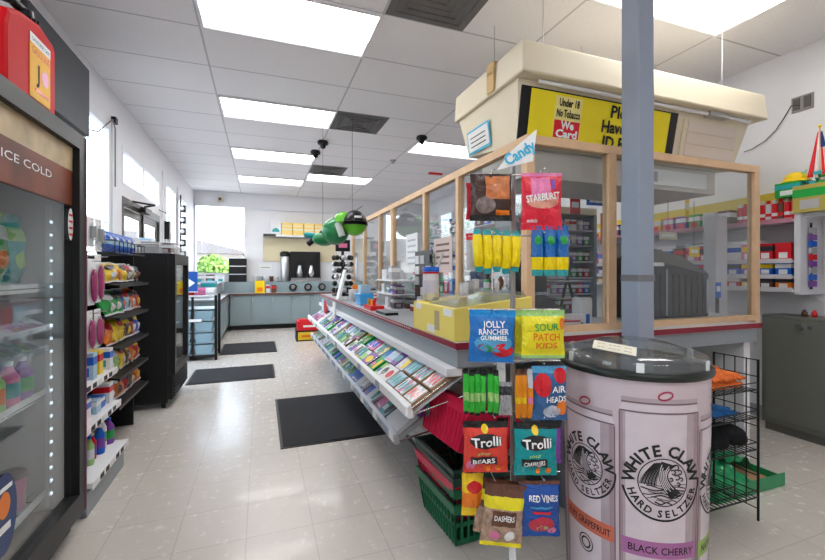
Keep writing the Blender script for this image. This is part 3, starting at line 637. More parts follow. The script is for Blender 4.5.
# red / yellow crate on floor
t = thing('drink_case', 'red and yellow drinks case on the floor at the counter far end', 'case', (.86, 7.8, 0))
b = box(-.25, .25, -.17, .17, .0, .02, BLACK); b.box(-.25, .25, -.17, .17, .02, .17, mat('case_yellow', (.8, .55, .03), .5)); b.box(-.26, -.235, -.18, .18, 0, .19, BLACK); b.box(.235, .26, -.18, .18, 0, .19, BLACK); b.box(-.25, .25, -.175, .175, .165, .19, BLACK); b.box(-.17, .17, -.173, -.17, .07, .11, cm('orange')); b.build('lower_crate', t)
b = box(-.24, .24, -.17, .17, .19, .36, REDG); b.box(-.14, .14, -.173, -.17, .25, .285, WINK); b.box(-.2, .2, -.12, .12, .36, .385, REDG); b.build('red_carton', t, bevel=.01)

# ---------- floor mats ----------
for nm, (x0, x1, y0, y1), l in [(0, (.13, .97, 3.03, 4.22), 'large dark grey rubber mat beside the candy racks, nearest'), (1, (-.78, .16, 5.1, 5.86), 'dark grey rubber mat in front of the entrance, middle one'), (2, (-.6, .24, 6.76, 7.78), 'dark grey rubber mat farthest away near back cabinets')]:
    t = thing('floor_mat', l, 'mat', ((x0+x1)/2, (y0+y1)/2, 0), 0, 'dark rubber floor mats'); w, h = (x1-x0)/2, (y1-y0)/2
    box(-w+.02, w-.02, -h+.02, h-.02, .0005, .009, RUB).build('pile', t)
    b = MB()
    for q in ((-w, w, -h, -h+.02), (-w, w, h-.02, h), (-w, -w+.02, -h+.02, h-.02), (w-.02, w, -h+.02, h-.02)): b.box(q[0], q[1], q[2], q[3], .0005, .006, BLACK)
    b.build('border', t)

# ---------- the long counter ----------
ct = thing('service_counter', 'long grey L-shaped service counter with a red edge stripe', 'counter', (0, 0, 0))
X0, XS, Y0, YE, XE, ZT = .84, .98, 1.70, 6.3, 3.04, .92
b = box(X0+.006, 1.75, Y0+.006, YE, .885, ZT, CTOP); b.box(1.75, XE, Y0+.006, 2.35, .885, ZT, CTOP); b.box(XE, 3.42, 1.95, 2.35, .885, ZT, CTOP); b.build('worktop', ct)
b = box(X0, X0+.006, Y0, YE, .894, ZT+.001, RED); b.box(X0+.006, XE, Y0, Y0+.006, .890, ZT+.001, RED)
b.build('edge_strip', ct, label='dark red edge strip')
b = MB()
for k in range(110): b.box(X0-.001, X0, 2.3+.036*k, 2.314+.036*k, .908, .914, WINK)
b.build('strip_dots', ct, label='row of white marks on the red strip')
b = box(X0+.02, 1.7, Y0+.02, YE-.02, .80, .884, GREYC); b.box(1.7, XE-.02, Y0+.02, 2.3, .80, .884, GREYC); b.build('fascia', ct)
box(X0-.03, X0+.05, Y0+.03, YE-.1, .762, .799, WHITE).build('white_rail', ct)
b = box(XS, 1.6, 2.1, YE-.05, .1, .8, GREYC); b.box(1.6, XE-.1, 2.1, 2.28, .1, .8, GREYC); b.box(XS+.05, 1.55, 2.15, YE-.1, 0, .1, BLACK); b.box(1.55, XE-.15, 2.13, 2.25, 0, .1, BLACK); b.build('base', ct)
for xl, m_ in ((2.2, GREYC), (XE-.1, WHITE), (1.5, GREYC)): box(xl, xl+.06, Y0+.05, 2.09, 0, .8, m_).build('support_leg', ct)
b = MB()
for k in range(9): b.box(XS-.014, XS-.001, Y0+.1 if k > 6 else 2.1, YE-.1, .12+.07*k, .18+.07*k, WHITE)
b.box(XS-.006, XS, Y0+.1, YE-.1, .6, .74, mat('slat_gap', (.4, .4, .4), .7)); b.box(XS-.006, XS, 2.1, YE-.1, .1, .6, mat('slat_gap', 0)); b.build('slat_wall', ct)

# display racks on the aisle side
def slope_rack(name, label, pt, pb, y0, y1, rows, kind):
    t = thing(name, label, 'display rack', (0, 0, 0))
    (xa, za), (xb, zb) = pt, pb; L = math.hypot(xa-xb, za-zb); ang = math.atan2(za-zb, xa-xb); nx, nz = -math.sin(ang), math.cos(ang)
    b = MB(); q = .006
    b.hexa([(xb, y0, zb), (xa, y0, za), (xa, y1, za), (xb, y1, zb), (xb+nx*q, y0, zb+nz*q), (xa+nx*q, y0, za+nz*q), (xa+nx*q, y1, za+nz*q), (xb+nx*q, y1, zb+nz*q)], mat('rack_plate', (.5, .5, .52), .4))
    b.build('sloped_shelf', t)
    b = MB().hexa([(xb-.03, y0, zb-.02), (xb, y0, zb-.02), (xb, y1, zb-.02), (xb-.03, y1, zb-.02), (xb-.034, y0, zb+.03), (xb-.016, y0, zb+.045), (xb-.016, y1, zb+.045), (xb-.034, y1, zb+.03)], WINK if kind else mat('rail_grey', (.5, .5, .54), .4))
    n = int((y1-y0)/.115)
    for k in range(n):
        if kind == 0 or k % 4 == 0: b.box(xb-.037, xb-.03, y0+.115*k+.02, y0+.115*k+.09, zb-.012, zb+.028, mat('rail_tag', (.3, .36, .44), .4) if k % 3 else PAPER)
    b.build('price_rail', t)
    for k in range(int((y1-y0)/.5)+1):
        y = y0+.02+k*.5; MB().tube([(xb, y, zb-.01), (xa, y, za-.12), (xa, y, za)], .006, CHROME).build('bracket', t)
    for k in range(int((y1-y0)/.3)): MB().tube([(xb+nx*.03, y0+.3*k, zb+nz*.03), (xa+nx*.03, y0+.3*k, za+nz*.03)], .0025, CHROME, 4).build('divider_wire', t)
    return ang, L, nx, nz
RN = ['back row', 'middle row', 'front row']
def packet(ln, w, th, c, seed):
    r = random.Random(seed); b = box(0, ln, 0, w, 0, th, cm(c)); z = th+.0006
    c2 = cm(r.choice(['white', 'white', 'red', 'blue', 'teal', 'green', 'yellow', 'black'])); c3 = cm(r.choice(['white', 'pink', 'blue', 'green', 'silver', 'orange']))
    k = r.random()
    if k < .35: b.box(ln*.12, ln*.88, w*.1, w*.45, th, z, c2); b.box(ln*.2, ln*.5, w*.55, w*.9, th, z, c3)
    elif k < .7: b.box(ln*.7, ln*.95, w*.05, w*.95, th, z, c2); b.box(ln*.1, ln*.2, w*.1, w*.9, th, z, c3)
    else: b.grid(lambda u, v: (ln*.5+ln*.3*v*math.cos(2*PI*u), w*.5+w*.36*v*math.sin(2*PI*u), z), 12, 1, c2)
    return b
def fill(pt, pb, y0, y1, rows, rackname, seed, cols, w0, w1):
    (xa, za), (xb, zb) = pt, pb; L = math.hypot(xa-xb, za-zb); ang = math.atan2(za-zb, xa-xb); nx, nz = -math.sin(ang), math.cos(ang)
    r = random.Random(seed)
    for row in range(rows):
        y = y0+.02; i = 0; s1 = L/rows
        while y < y1-.12 and i < 36:
            w = r.uniform(w0, w1); ln = s1*.93; th = r.uniform(.008, .026); c = r.choice(cols)
            sb = (rows-1-row)*s1+.012  # distance up from the bottom edge
            o = packet(ln, w-.008, th, c, seed*100+row*40+i).build('candy_packet', loc=(xb+math.cos(ang)*sb+nx*.007, y, zb+math.sin(ang)*sb+nz*.007))
            o.rotation_euler = (0, -ang-.05, r.uniform(-.1, .1))
            tag(o, '%s flat candy packet on the %s rack, %s, %s' % (c, rackname, RN[row] if rows == 3 else ['back row', 'front row'][row], nth(i)), 'candy packet', 'flat candy packets on the %s aisle rack' % rackname)
            y += w+.004; i += 1
UC = ['white', 'white', 'white', 'pale blue', 'teal', 'green', 'white', 'blue', 'light green', 'silver', 'pink', 'white', 'purple', 'brown']
UT, UB, LT, LB = ((.955, .775), (.66, .60)), None, ((.955, .5), (.70, .35)), None
slope_rack('candy_rack', 'upper sloped white display rack along the long counter front', *UT, 1.76, 6.0, 3, 1)
slope_rack('candy_rack', 'lower sloped grey display rack under the upper counter rack', *LT, 2.08, 6.0, 2, 0)
fill(*UT, 2.2, 5.9, 3, 'upper', 3, UC, .085, .15)
fill(*LT, 2.1, 5.9, 2, 'lower', 5, UC, .1, .17)
# near trays in brown cardboard
for j, (y, cc) in enumerate([(1.78, 'white'), (1.92, 'white'), (2.06, 'pale blue')]):
    for row in range(3):
        (xa, za), (xb, zb) = UT; L = math.hypot(xa-xb, za-zb); ang = math.atan2(za-zb, xa-xb); s1 = L/3; sb = (2-row)*s1+.01
        t = thing('gum_tray', 'brown cardboard tray of %s gum packs, %s, %s from counter corner' % (cc, RN[row], ['first', 'second', 'third'][j]), 'candy tray', (xb+math.cos(ang)*sb-math.sin(ang)*.007, y, zb+math.sin(ang)*sb+math.cos(ang)*.007), 0, 'cardboard gum trays at the near end')
        t.rotation_euler = (0, -ang, 0)
        b = box(0, s1*.92, 0, .118, 0, .01, CARD); b.box(0, .004, 0, .118, .01, .035, CARD); b.box(0, s1*.92, 0, .003, .01, .03, CARD); b.box(0, s1*.92, .115, .118, .01, .03, CARD); b.build('tray', t)
        for k in range(3):
            b = box(.008, s1*.9, .006+.037*k, .04+.037*k, .011, .034, cm(cc if k != 1 else ('pink' if j == 1 else cc)))
            b.grid(lambda u, v: (s1*.47+s1*.3*v*math.cos(2*PI*u), .023+.037*k+.012*v*math.sin(2*PI*u), .0346), 12, 1, REDG if j == 0 else cm('teal'))
            b.build('gum_pack', t)
for i, (x, y, z, c) in enumerate([(.97, 1.80, .56, 'teal'), (.86, 2.02, .47, 'teal')]):
    tag(bag(.1, .13, .02, cm(c), seed=300+i).build('candy_bag', loc=(x-.02, y-.06, z-.02), rz=.3), 'teal candy bag hung at rack end, %s one' % ['upper', 'lower'][i], 'candy bag', 'teal candy bags at the rack end')
# standing magazines / cards at far end
for i, (c, y, l) in enumerate([('pale blue', 5.62, 'pale blue flyer standing at far end of the counter front'), ('red', 5.4, 'dark red flyer standing at far end of the counter front')]):
    o = box(-.005, .0, -.1, .1, 0, .26, cm(c)); o.box(-.006, -.005, -.06, .06, .12, .2, cm('white' if i == 0 else 'red')); o = o.build('flyer', loc=(.79, y, .62)); tag(o, l, 'flyer')

# ---------- counter screens ----------
SX, SY, SZ = 1.33, 1.83, 1.975
sc = thing('counter_screen', 'long pine framed clear screen standing along the counter', 'screen', (0, 0, 0))
box(SX-.02, SX+.03, SY-.02, 6.5, SZ-.05, SZ, WOOD).build('top_rail', sc); box(SX-.02, SX+.03, SY+.03, 6.28, ZT, ZT+.03, WOOD).build('bottom_rail', sc)
posts = [2.63, 3.27, 4.19, 4.69, 5.47, 6.23]
for y in posts: box(SX-.02, SX+.03, y-.022 if y != 4.19 else y-.04, y+.022 if y != 4.19 else y+.04, ZT+.03, SZ-.05, WOOD).build('post', sc)
for a, c2 in zip([SY+.03]+posts, posts): box(SX, SX+.005, a+.03, c2-.03, ZT+.03, SZ-.05, GLS).build('clear_pane', sc)
s2 = thing('counter_screen', 'pine framed clear screen across the near counter end, behind the pole', 'screen', (0, 0, 0))
box(SX+.031, 3.21, SY-.02, SY+.03, SZ-.045, SZ, WOOD).build('top_rail', s2); box(SX+.031, 3.04, SY-.02, SY+.03, ZT, ZT+.035, WOOD).build('bottom_rail', s2)
for x0, x1 in [(SX-.02, SX+.03), (1.87, 1.925), (2.015, 2.05), (3.16, 3.21)]: box(x0, x1, SY-.02, SY+.03, ZT+.036 if x0 < 3 else ZT-.02, SZ-.051 if x0 < 1.5 else SZ-.046, WOOD).build('post', s2)
for x0, x1 in [(SX+.031, 1.87), (2.05, 3.16)]: box(x0, x1, SY, SY+.005, ZT+.036, SZ-.046, GLS).build('clear_pane', s2)
box(3.04, 3.16, SY-.02, SY+.03, ZT, ZT+.034, WOOD).build('bottom_rail', s2)

# ---------- overhead beige canopy with yellow sign ----------
cb = thing('overhead_canopy', 'large beige overhead display canopy above the counter screen', 'canopy', (0, 0, 0))
b = MB().hexa([(1.35, 1.90, 2.36), (3.47, 1.90, 2.36), (3.47, 2.76, 2.36), (1.35, 2.76, 2.36), (1.36, 1.915, 2.545), (3.46, 1.915, 2.545), (3.46, 2.75, 2.545), (1.36, 2.75, 2.545)], BEIGE); b.build('crown', cb, bevel=.012)
b = MB().hexa([(1.42, 2.05, 2.0), (3.30, 2.05, 2.0), (3.30, 2.66, 2.08), (1.42, 2.66, 2.08), (1.375, 1.985, 2.36), (3.40, 1.985, 2.36), (3.40, 2.72, 2.36), (1.375, 2.72, 2.36)], BEIGE); b.build('body', cb, bevel=.004)
b = box(1.5, 3.2, 2.1, 2.6, 1.83, 2.0, mat('canopy_grey', (.62, .58, .52), .5)); b.box(2.3, 3.1, 2.094, 2.1, 1.86, 1.97, PAPER); b.box(2.36, 2.6, 2.09, 2.094, 1.88, 1.95, cm('grey')); b.build('underside_case', cb)
def FR(x, z, o=.0):  # the leaning front face
    t = (z-2.0)/.36; return (x, 2.05-.065*t-.004-o, z)
def quad(b, x0, x1, z0, z1, m, o=.002, n=1): b.hexa([FR(x0, z0, 0), FR(x1, z0, 0), FR(x1, z0, -.01), FR(x0, z0, -.01), FR(x0, z1, o), FR(x1, z1, o), FR(x1, z1, -.01), FR(x0, z1, -.01)], m) if False else b.add([FR(x0, z0, o), FR(x1, z0, o), FR(x1, z1, o), FR(x0, z1, o), FR(x0, z0, -.003), FR(x1, z0, -.003), FR(x1, z1, -.003), FR(x0, z1, -.003)], [(0, 1, 2, 3), (4, 0, 3, 7), (1, 5, 6, 2), (3, 2, 6, 7), (4, 5, 1, 0)], m)
b = MB(); quad(b, 1.405, 2.66, 2.02, 2.325, BLACK, .004); b.build('sign_frame', cb)
b = MB(); quad(b, 1.47, 2.585, 2.025, 2.315, YEL, .008); quad(b, 1.645, 1.845, 2.055, 2.30, mat('pale_yellow', (.9, .8, .3), .5), .0085); quad(b, 1.65, 1.84, 2.065, 2.165, REDG, .01)
f = lambda x, y: FR(x, y, .0125)
b.text('Under 18', .06, INK, f, x=1.745, y=2.265, fit=.15, bold=.03); b.text('No Tobacco', .06, INK, f, x=1.745, y=2.205, fit=.175, bold=.03)
b.text('We', .062, WINK, f, x=1.745, y=2.14, bold=.04); b.text('Card', .062, WINK, f, x=1.745, y=2.09, fit=.16, bold=.04)
b.text('Please', .1, INK, f, x=2.2, y=2.262, fit=.26, bold=.03); b.text('Have Your', .1, INK, f, x=2.22, y=2.17, fit=.42, bold=.03); b.text('ID Ready', .1, INK, f, x=2.22, y=2.078, fit=.38, bold=.03)
b.build('yellow_sign', cb)
b = MB(); quad(b, 2.72, 3.30, 2.05, 2.30, BEIGE, .008)
for k in range(3): quad(b, 2.76, 3.26, 2.065+.078*k, 2.135+.078*k, mat('louvre_pink', (.72, .62, .54), .5), .013)
b.build('louvre_panel', cb)
b = MB().cyl((1.5, 1.955, 2.345), (3.35, 1.955, 2.345), .012, WHITE); b.box(2.2, 2.32, 1.93, 1.98, 2.33, 2.36, STEEL); b.box(2.9, 3.1, 1.93, 1.98, 2.33, 2.36, STEEL); b.build('light_tube', cb)
b = MB()
for x in (1.6, 2.4, 3.2):
    for y in (2.05, 2.6): b.cyl((x, y, 2.54), (x, y, ZC), .0025, STEEL)
b.build('hanger_rod', cb)
b = box(1.34, 1.349, 2.19, 2.27, 2.37, 2.49, mat('tan_tape', (.62, .42, .18), .6)); b.box(1.34, 1.43, 2.19, 2.27, 2.546, 2.55, mat('tan_tape', 0)); b.box(1.34, 1.35, 2.19, 2.27, 2.48, 2.55, mat('tan_tape', 0)); tag(b.build('tan_tape'), 'tan card strip taped over the top left edge of canopy', 'tape')
b = MB(); N1 = lambda y, z: (1.375+(2.36-z)*.125-.006, y, z)
b.add([N1(2.62, 2.08), N1(2.32, 2.08), N1(2.32, 2.24), N1(2.62, 2.24)], [(0, 1, 2, 3)], CYAN); b.add([(x-.003, y, z) for x, y, z in (N1(2.605, 2.095), N1(2.335, 2.095), N1(2.335, 2.225), N1(2.605, 2.225))], [(0, 1, 2, 3)], PAPER)
for k in range(3): b.add([(x-.005, y, z) for x, y, z in (N1(2.57, 2.12+.03*k), N1(2.37, 2.12+.03*k), N1(2.37, 2.127+.03*k), N1(2.57, 2.127+.03*k))], [(0, 1, 2, 3)], INK)
tag(b.build('framed_notice'), 'small white licence notice with blue border on canopy side', 'notice')

# outlet and cable on the right wall
t = thing('wall_outlet', 'grey double outlet plate high on the right wall', 'outlet', PXx(803, 103, XR-.001)); b = box(-.012, 0, -.07, .07, -.06, .06, mat('outlet_grey', (.3, .28, .27), .5))
for k in (-1, 1): b.box(-.02, -.012, k*.035-.022, k*.035+.022, -.045, .045, mat('outlet_dark', (.12, .11, .11), .5))
b.build('plate', t)
pts = [PXx(px, py, XR-.02) for px, py in [(800, 105), (791, 106), (784, 118), (776, 130), (765, 141), (752, 149), (744, 152)]]
tag(MB().tube(pts, .0035, BLACK).build('outlet_cord'), 'dark cord curving from the outlet down behind the canopy', 'cord')

# ---------- goods wall at the right ----------
WSH = mat('shelf_white', (.62, .62, .66), .5)
ws = thing('wall_shelving', 'white wall shelving of tobacco goods on the right wall', 'shelving', (0, 0, 0))
b = box(3.99, XR-.005, 1.9, 5.6, 1.1, 1.75, WSH); b.box(3.77, XR-.005, 1.86, 1.9, 1.08, 1.72, WSH); b.box(3.77, XR-.005, 5.6, 5.64, 1.08, 1.72, WSH); b.build('back_panel', ws)
LV = [1.12, 1.22, 1.34, 1.65]
for z in LV:
    s = box(3.75, 3.989, 1.901, 5.6, z-.018, z, WSH).build('shelf', ws); box(3.742, 3.75, 1.901, 5.6, z-.022, z+.012, mat('rail_rose', (.45, .2, .26), .5) if z == LV[3] else mat('rail_dull', (.6, .58, .6), .5)).build('price_rail', s)
for li, (z, h, pal, nm) in enumerate([(1.12, .088, ['orange', 'brown', 'yellow', 'white', 'red', 'brown'], 'lowest'), (1.22, .108, ['blue', 'blue', 'purple', 'red', 'blue', 'brown'], 'second'), (1.34, .135, ['red', 'red', 'pink', 'brown', 'white', 'red'], 'third')]):
    for i in range(30):
        y = 1.97+i*.12; c = pal[(i*7+i//3) % 6]
        o = carton(.1, .1, h, cm(c), cm(rnd.choice(['white', 'red', 'yellow', 'blue', 'black'])), cm('white'), 'tobacco_pack', (3.82, y, z+.001), -PI/2)
        tag(o, '%s tobacco pack on the %s wall shelf, %s' % (c, nm, nth(i)), 'tobacco pack', 'packs on the %s shelf of the right wall' % nm)
for i in range(3): tag(carton(.12, .2, .06, cm(['silver', 'black', 'silver'][i]), cm('white'), cm('white'), 'tobacco_carton', (3.85, 2.25+.35*i, 1.452)), '%s flat carton lying on packs of the third wall shelf, %s' % (['silver', 'black', 'silver'][i], ['nearest', 'second', 'third'][i]), 'carton', 'flat cartons on packs')
def spray(c, i, loc):
    b = MB().lathe([(0, 0), (.019, 0), (.02, .01), (.02, .14)], cm(c), n=14); b.lathe([(.0205, .04), (.0205, .065)], cm('white' if c == 'red' else 'red'), n=14); o = b.build('spray_can', loc=loc)
    MB().lathe([(.02, .14), (.013, .15), (.013, .17), (0, .172)], cm('silver' if i % 2 else 'red'), n=12).build('cap', o); return o
for i in range(26):
    y = 1.925+i*.042 if i < 10 else 2.4+(i-10)*.13; c = ['red', 'red', 'brown', 'red', 'silver', 'red', 'red', 'brown'][i % 8] if i < 10 else ['green', 'purple', 'pink', 'yellow', 'brown', 'white'][i % 6]
    o = spray(c, i, (3.82, y, 1.651)) if i < 10 else carton(.1, .1, .13, cm(c), cm('white'), cm('red'), 'snuff_box', (3.82, y, 1.651), -PI/2)
    tag(o, ('%s lighter-fuel can on the top wall shelf, %s' if i < 10 else '%s goods box on the top wall shelf, %s') % (c, nth(i)), 'can' if i < 10 else 'box', 'fuel cans on the top wall shelf' if i < 10 else 'boxes on the top wall shelf')
b = MB().hexa([(3.90, 2.0, 1.68), (4.03, 2.0, 1.68), (4.03, 4.2, 1.68), (3.90, 4.2, 1.68), (3.92, 2.0, 1.90), (4.05, 2.0, 1.90), (4.05, 4.2, 1.84), (3.92, 4.2, 1.84)], mat('board_yellow', (.72, .55, .06), .5)); tag(b.build('header_board'), 'long yellow header board behind the cans on the top wall shelf', 'board')
# second shelving deeper behind
ws2 = thing('wall_shelving', 'white shelving further back along the right wall, behind the screens', 'shelving', (0, 0, 0))
box(4.0, XR-.005, 6.0, 9.3, .3, 2.3, WSH).build('back_panel', ws2)
for z in (.5, .9, 1.3, 1.7, 2.1): box(3.75, 4.0, 6.0, 9.3, z-.02, z, WSH).build('shelf', ws2)
for li, z in enumerate((.9, 1.3, 1.7, 2.1)):
    for i in range(12):
        c = ['red', 'grey', 'blue', 'brown', 'green', 'brown', 'grey'][(i*3+li*2) % 7]; tag(carton(.18, .18, .16+.08*((i+li) % 3), cm(c), cm('white'), cm('silver'), 'stock_box', (3.86, 6.15+.26*i, z+.001), -PI/2), '%s stock box on rear shelving, %s shelf, %s' % (c, ['second', 'third', 'fourth', 'top'][li], nth(i)), 'box', 'stock boxes on the rear shelving')
# hanging pegs strip at shelf end
b = MB()
for k in range(9): b.box(3.85, 3.93, 1.838, 1.852, 1.14+.05*k, 1.182+.05*k, cm(['purple', 'blue', 'grey', 'purple', 'red', 'grey', 'blue', 'purple', 'grey'][k]))
b.box(3.88, 3.9, 1.852, 1.858, 1.12, 1.62, BLKM); tag(b.build('clip_strip'), 'vertical clip strip of purple and blue packs at shelf near end', 'clip strip')
# hat, leaves and flag on top
hh = PXx(808, 171, 3.86); o = MB().sph((0, 0, 0), .075, cm('yellow'), 16, (1, 1, .8)); o.lathe([(.095, -.02), (.08, .0)], cm('yellow'), n=20); tag(o.build('hard_hat', loc=(3.87, 1.94, 1.96)), 'yellow hard hat resting above the cans on the top wall shelf', 'hat')
o = MB()
for k in range(40):
    p = Vector((rnd.gauss(0, .03), rnd.gauss(0, .09), rnd.gauss(0, .03))); q = Vector((rnd.gauss(0, 1), rnd.gauss(0, 1), rnd.gauss(0, 1))).normalized()*.03; w = q.orthogonal(); o.add([p-q, p+w*.6, p+q, p-w*.6], [(0, 1, 2, 3)], cm('teal' if k % 3 else 'green'))
tag(carton(.2, .26, .2, mat('dull_gold', (.42, .34, .08), .5), cm('green'), cm('grey'), 'stock_box', (3.88, 1.80, 1.691), -PI/2), 'yellow and green box under the garland at the right edge', 'box'); tag(carton(.16, .2, .11, cm('green'), cm('teal'), cm('white'), 'stock_box', (3.88, 1.95, 1.826), -PI/2), 'green box on the cans beneath the yellow hat', 'box')
tag(o.build('green_garland', loc=(3.86, 1.80, 1.93)), 'green foil garland beside the yellow hat', 'garland')
t = thing('flag', 'small striped star-spangled flag standing at the right edge', 'flag', (3.86, 1.79, 1.895)); FX = 3.86
MB().cyl((0, 0, -.06), (0, 0, .42), .005, WOOD).build('flag_stick', t); MB().sph((0, 0, .43), .012, cm('yellow'), 8).build('finial', t)
b = MB()
def fl(u, v):
    w = .02+.09*(1-v)*1.0; return (.012*math.sin(9*u*PI)*(1.2-v), (u-.5)*w*1.4, .06+.33*v)
b.grid(fl, 26, 14, lambda u, v: colm((.03, .05, .2)) if (v > .62 and u < .55) else (REDG if int(u*13) % 2 == 0 else WINK)); b.build('flag_cloth', t)
box(3.8, XR-.002, 1.55, 1.86, 1.655, 1.69, WSH).build('bracket_shelf', ws)
tag(MB().cyl((4.0, 1.7, 1.32), (3.98, 1.7, 1.32), .09, BLACK, n=24).cyl((4.05, 1.7, 1.32), (4.0, 1.7, 1.32), .03, BLACK).build('round_mirror_back'), 'round black disc mounted at the right edge beside the shelving', 'disc')

# steel safe cabinet
sf = thing('steel_safe', 'grey-green steel cabinet standing against the right wall', 'safe', (0, 0, 0))
b = box(3.78, XR-.002, 1.30, 2.12, .06, .91, SAFE); b.build('body', sf, bevel=.006); box(3.765, 3.779, 1.34, 2.09, .1, .88, SAFE).build('door', sf, bevel=.003)
b = box(3.79, XR-.01, 1.32, 2.1, 0, .06, mat('safe_dark', (.1, .1, .09), .6)); b.build('plinth', sf)
t2 = MB().cyl((3.765, 1.86, .84), (3.74, 1.86, .84), .022, STEEL).cyl((3.765, 1.80, .84), (3.755, 1.80, .84), .012, STEEL).build('handle', sf)
for i in range(2): tag(MB().lathe([(0, 0), (.018, 0), (.018, .03), (.01, .04), (.01, .05)], REDG if i else cm('brown'), n=12).build('small_bottle', loc=(3.9, 1.9-.06*i, .912)), '%s tiny bottle standing on the steel cabinet' % ('red', 'brown')[1-i], 'bottle', 'tiny bottles on the cabinet')
tag(box(3.3, 3.35, 2.12, 2.5, 0, .9, WSH).build('side_panel'), 'white panel standing between the counter end and the cabinet', 'panel')

# ---------- behind the counter ----------
t = thing('slush_machine', 'large black bevel-topped machine behind the right screen pane', 'machine', (2.55, 2.45, ZT)) if False else None
kk = thing('covered_machine', 'large black covered machine standing behind the right clear pane', 'machine', (0, 0, 0))
COV = mat('cover_black', (.022, .022, .024), .35, noise=.3, nscale=8)
MB().hexa([(2.36, 2.05, .93), (3.06, 2.05, .93), (3.06, 2.33, .93), (2.36, 2.33, .93), (2.36, 2.05, 1.34), (3.06, 2.05, 1.24), (3.06, 2.33, 1.26), (2.36, 2.33, 1.36)], COV).build('body', kk, bevel=.01)
MB().hexa([(2.365, 2.055, 1.342), (3.055, 2.055, 1.242), (3.055, 2.325, 1.262), (2.365, 2.325, 1.362), (2.40, 2.12, 1.45), (2.86, 2.12, 1.37), (2.86, 2.27, 1.37), (2.40, 2.27, 1.46)], mat('cover_grey', (.07, .07, .07), .35)).build('lid', kk)
b = MB()
for k in range(11): b.box(2.39+.06*k, 2.394+.06*k, 2.044, 2.05, .95, 1.23, mat('seam', (.09, .09, .09), .5))
b.build('front_slats', kk); box(2.62, 2.635, 2.043, 2.049, .95, 1.27, STEEL).build('handle', kk); box(3.03, 3.045, 2.043, 2.049, .95, 1.2, STEEL).build('handle', kk)
box(2.42, 2.6, 2.042, 2.05, 1.29, 1.315, PAPER).build('label_strip', kk)
col = thing('steel_column', 'white square column behind the right screen pane', 'column', (3.6, 2.36, 0)); box(-.07, .07, -.05, .05, 0, 1.72, WSH).build('shaft', col); box(-.11, .11, -.08, .08, 0, .02, WSH).build('foot', col)
b = MB()
for k in range(9): b.tube([(3.1+.034*k, 2.0, .925), (3.1+.034*k, 2.25, .925), (3.1+.034*k, 2.27, 1.0)], .003, WHITE, 4)
b.tube([(3.09, 2.0, .93), (3.39, 2.0, .93)], .004, WHITE, 5); b.tube([(3.09, 2.27, 1.0), (3.39, 2.27, 1.0)], .004, WHITE, 5); tag(b.build('wire_basket'), 'white wire basket on the counter behind the right pane', 'basket')
def card(name, c, px, py, y, w, h, label, cat='sign', txt=None, tc=WINK, depth=.004, hang_to=0, stand=False):
    x, _, z = PY(px, py, y); b = box(-w/2, w/2, -depth, 0, -h/2, h/2, cm(c) if isinstance(c, str) else c)
    if txt: b.text(txt, h*.5, tc, lambda X, Z: (X, -depth-.002, Z), fit=w*.8)
    else: b.box(-w*.35, w*.35, -depth-.001, -depth, -h*.1, h*.25, tc)
    o = b.build(name, loc=(x, y, z)); tag(o, label, cat)
    if hang_to: MB().tube([(0, 0, h/2), (0, 0, hang_to-z)], .002, BLKM, 4).build('hanging_cord', o)
    if stand: box(-.015, .015, 0, .01, -z+.005, -h/2, BLKM).box(-.1, .1, -.05, .06, -z, -z+.005, BLKM).build('stand', o)
    return o
card('hanging_tag', 'yellow', 687, 208, 2.55, .05, .16, 'yellow hanging tag behind the right screen pane, upper', hang_to=1.83)
card('yellow_notice', 'yellow', 694, 252, 2.35, .12, .08, 'yellow notice above the covered machine, at its right', hang_to=1.83)
card('cream_notice', mat('cream_card', (.72, .66, .5), .6), 668, 236, 2.4, .2, .06, 'cream notice strip just above the covered machine', hang_to=1.83)
card('blue_notice', 'blue', 718, 290, 2.2, .06, .12, 'blue small card behind the right pane near the post', stand=True)
card('red_card', 'red', 575, 206, 2.9, .11, .14, 'red square card hanging behind left pane of the near screen', hang_to=ZC)
b = MB()
OW = [('cigarette_display', 2.75, 3.1)]
cd = thing('cigarette_display', 'tall dark cigarette display cabinet behind the near screen', 'display cabinet', (0, 0, 0))
b = box(2.05, 2.95, 3.30, 3.34, .9, 1.78, mat('display_back', (.28, .26, .26), .6)); b.box(2.05, 2.95, 3.0, 3.34, 1.78, 1.84, BEIGE); b.box(2.05, 2.08, 3.0, 3.3, .0, 1.78, GREYC); b.box(2.92, 2.95, 3.0, 3.3, 0, 1.78, GREYC); b.box(2.08, 2.92, 3.05, 3.34, 0, .9, GREYC); b.build('carcass', cd)
for z in (1.05, 1.2, 1.35, 1.5, 1.64): box(2.08, 2.92, 3.02, 3.3, z-.012, z, WSH).build('shelf', cd)
for li, z in enumerate((.9, 1.05, 1.2, 1.35, 1.5, 1.64)):
    for i in range(11):
        c = ['red', 'white', 'green', 'blue', 'grey', 'brown', 'white', 'purple'][(i*3+li*5) % 8]
        tag(carton(.062, .1, .095, cm(c), cm('white' if c != 'white' else 'red'), cm('silver'), 'cigarette_pack', (2.125+.075*i, 3.1, z+.001)), '%s cigarette pack in display cabinet, %s shelf up, %s from left' % (c, ['first', 'second', 'third', 'fourth', 'fifth', 'sixth'][li], ORD[i] if i else 'first'), 'cigarette pack', 'packs in the display cabinet')
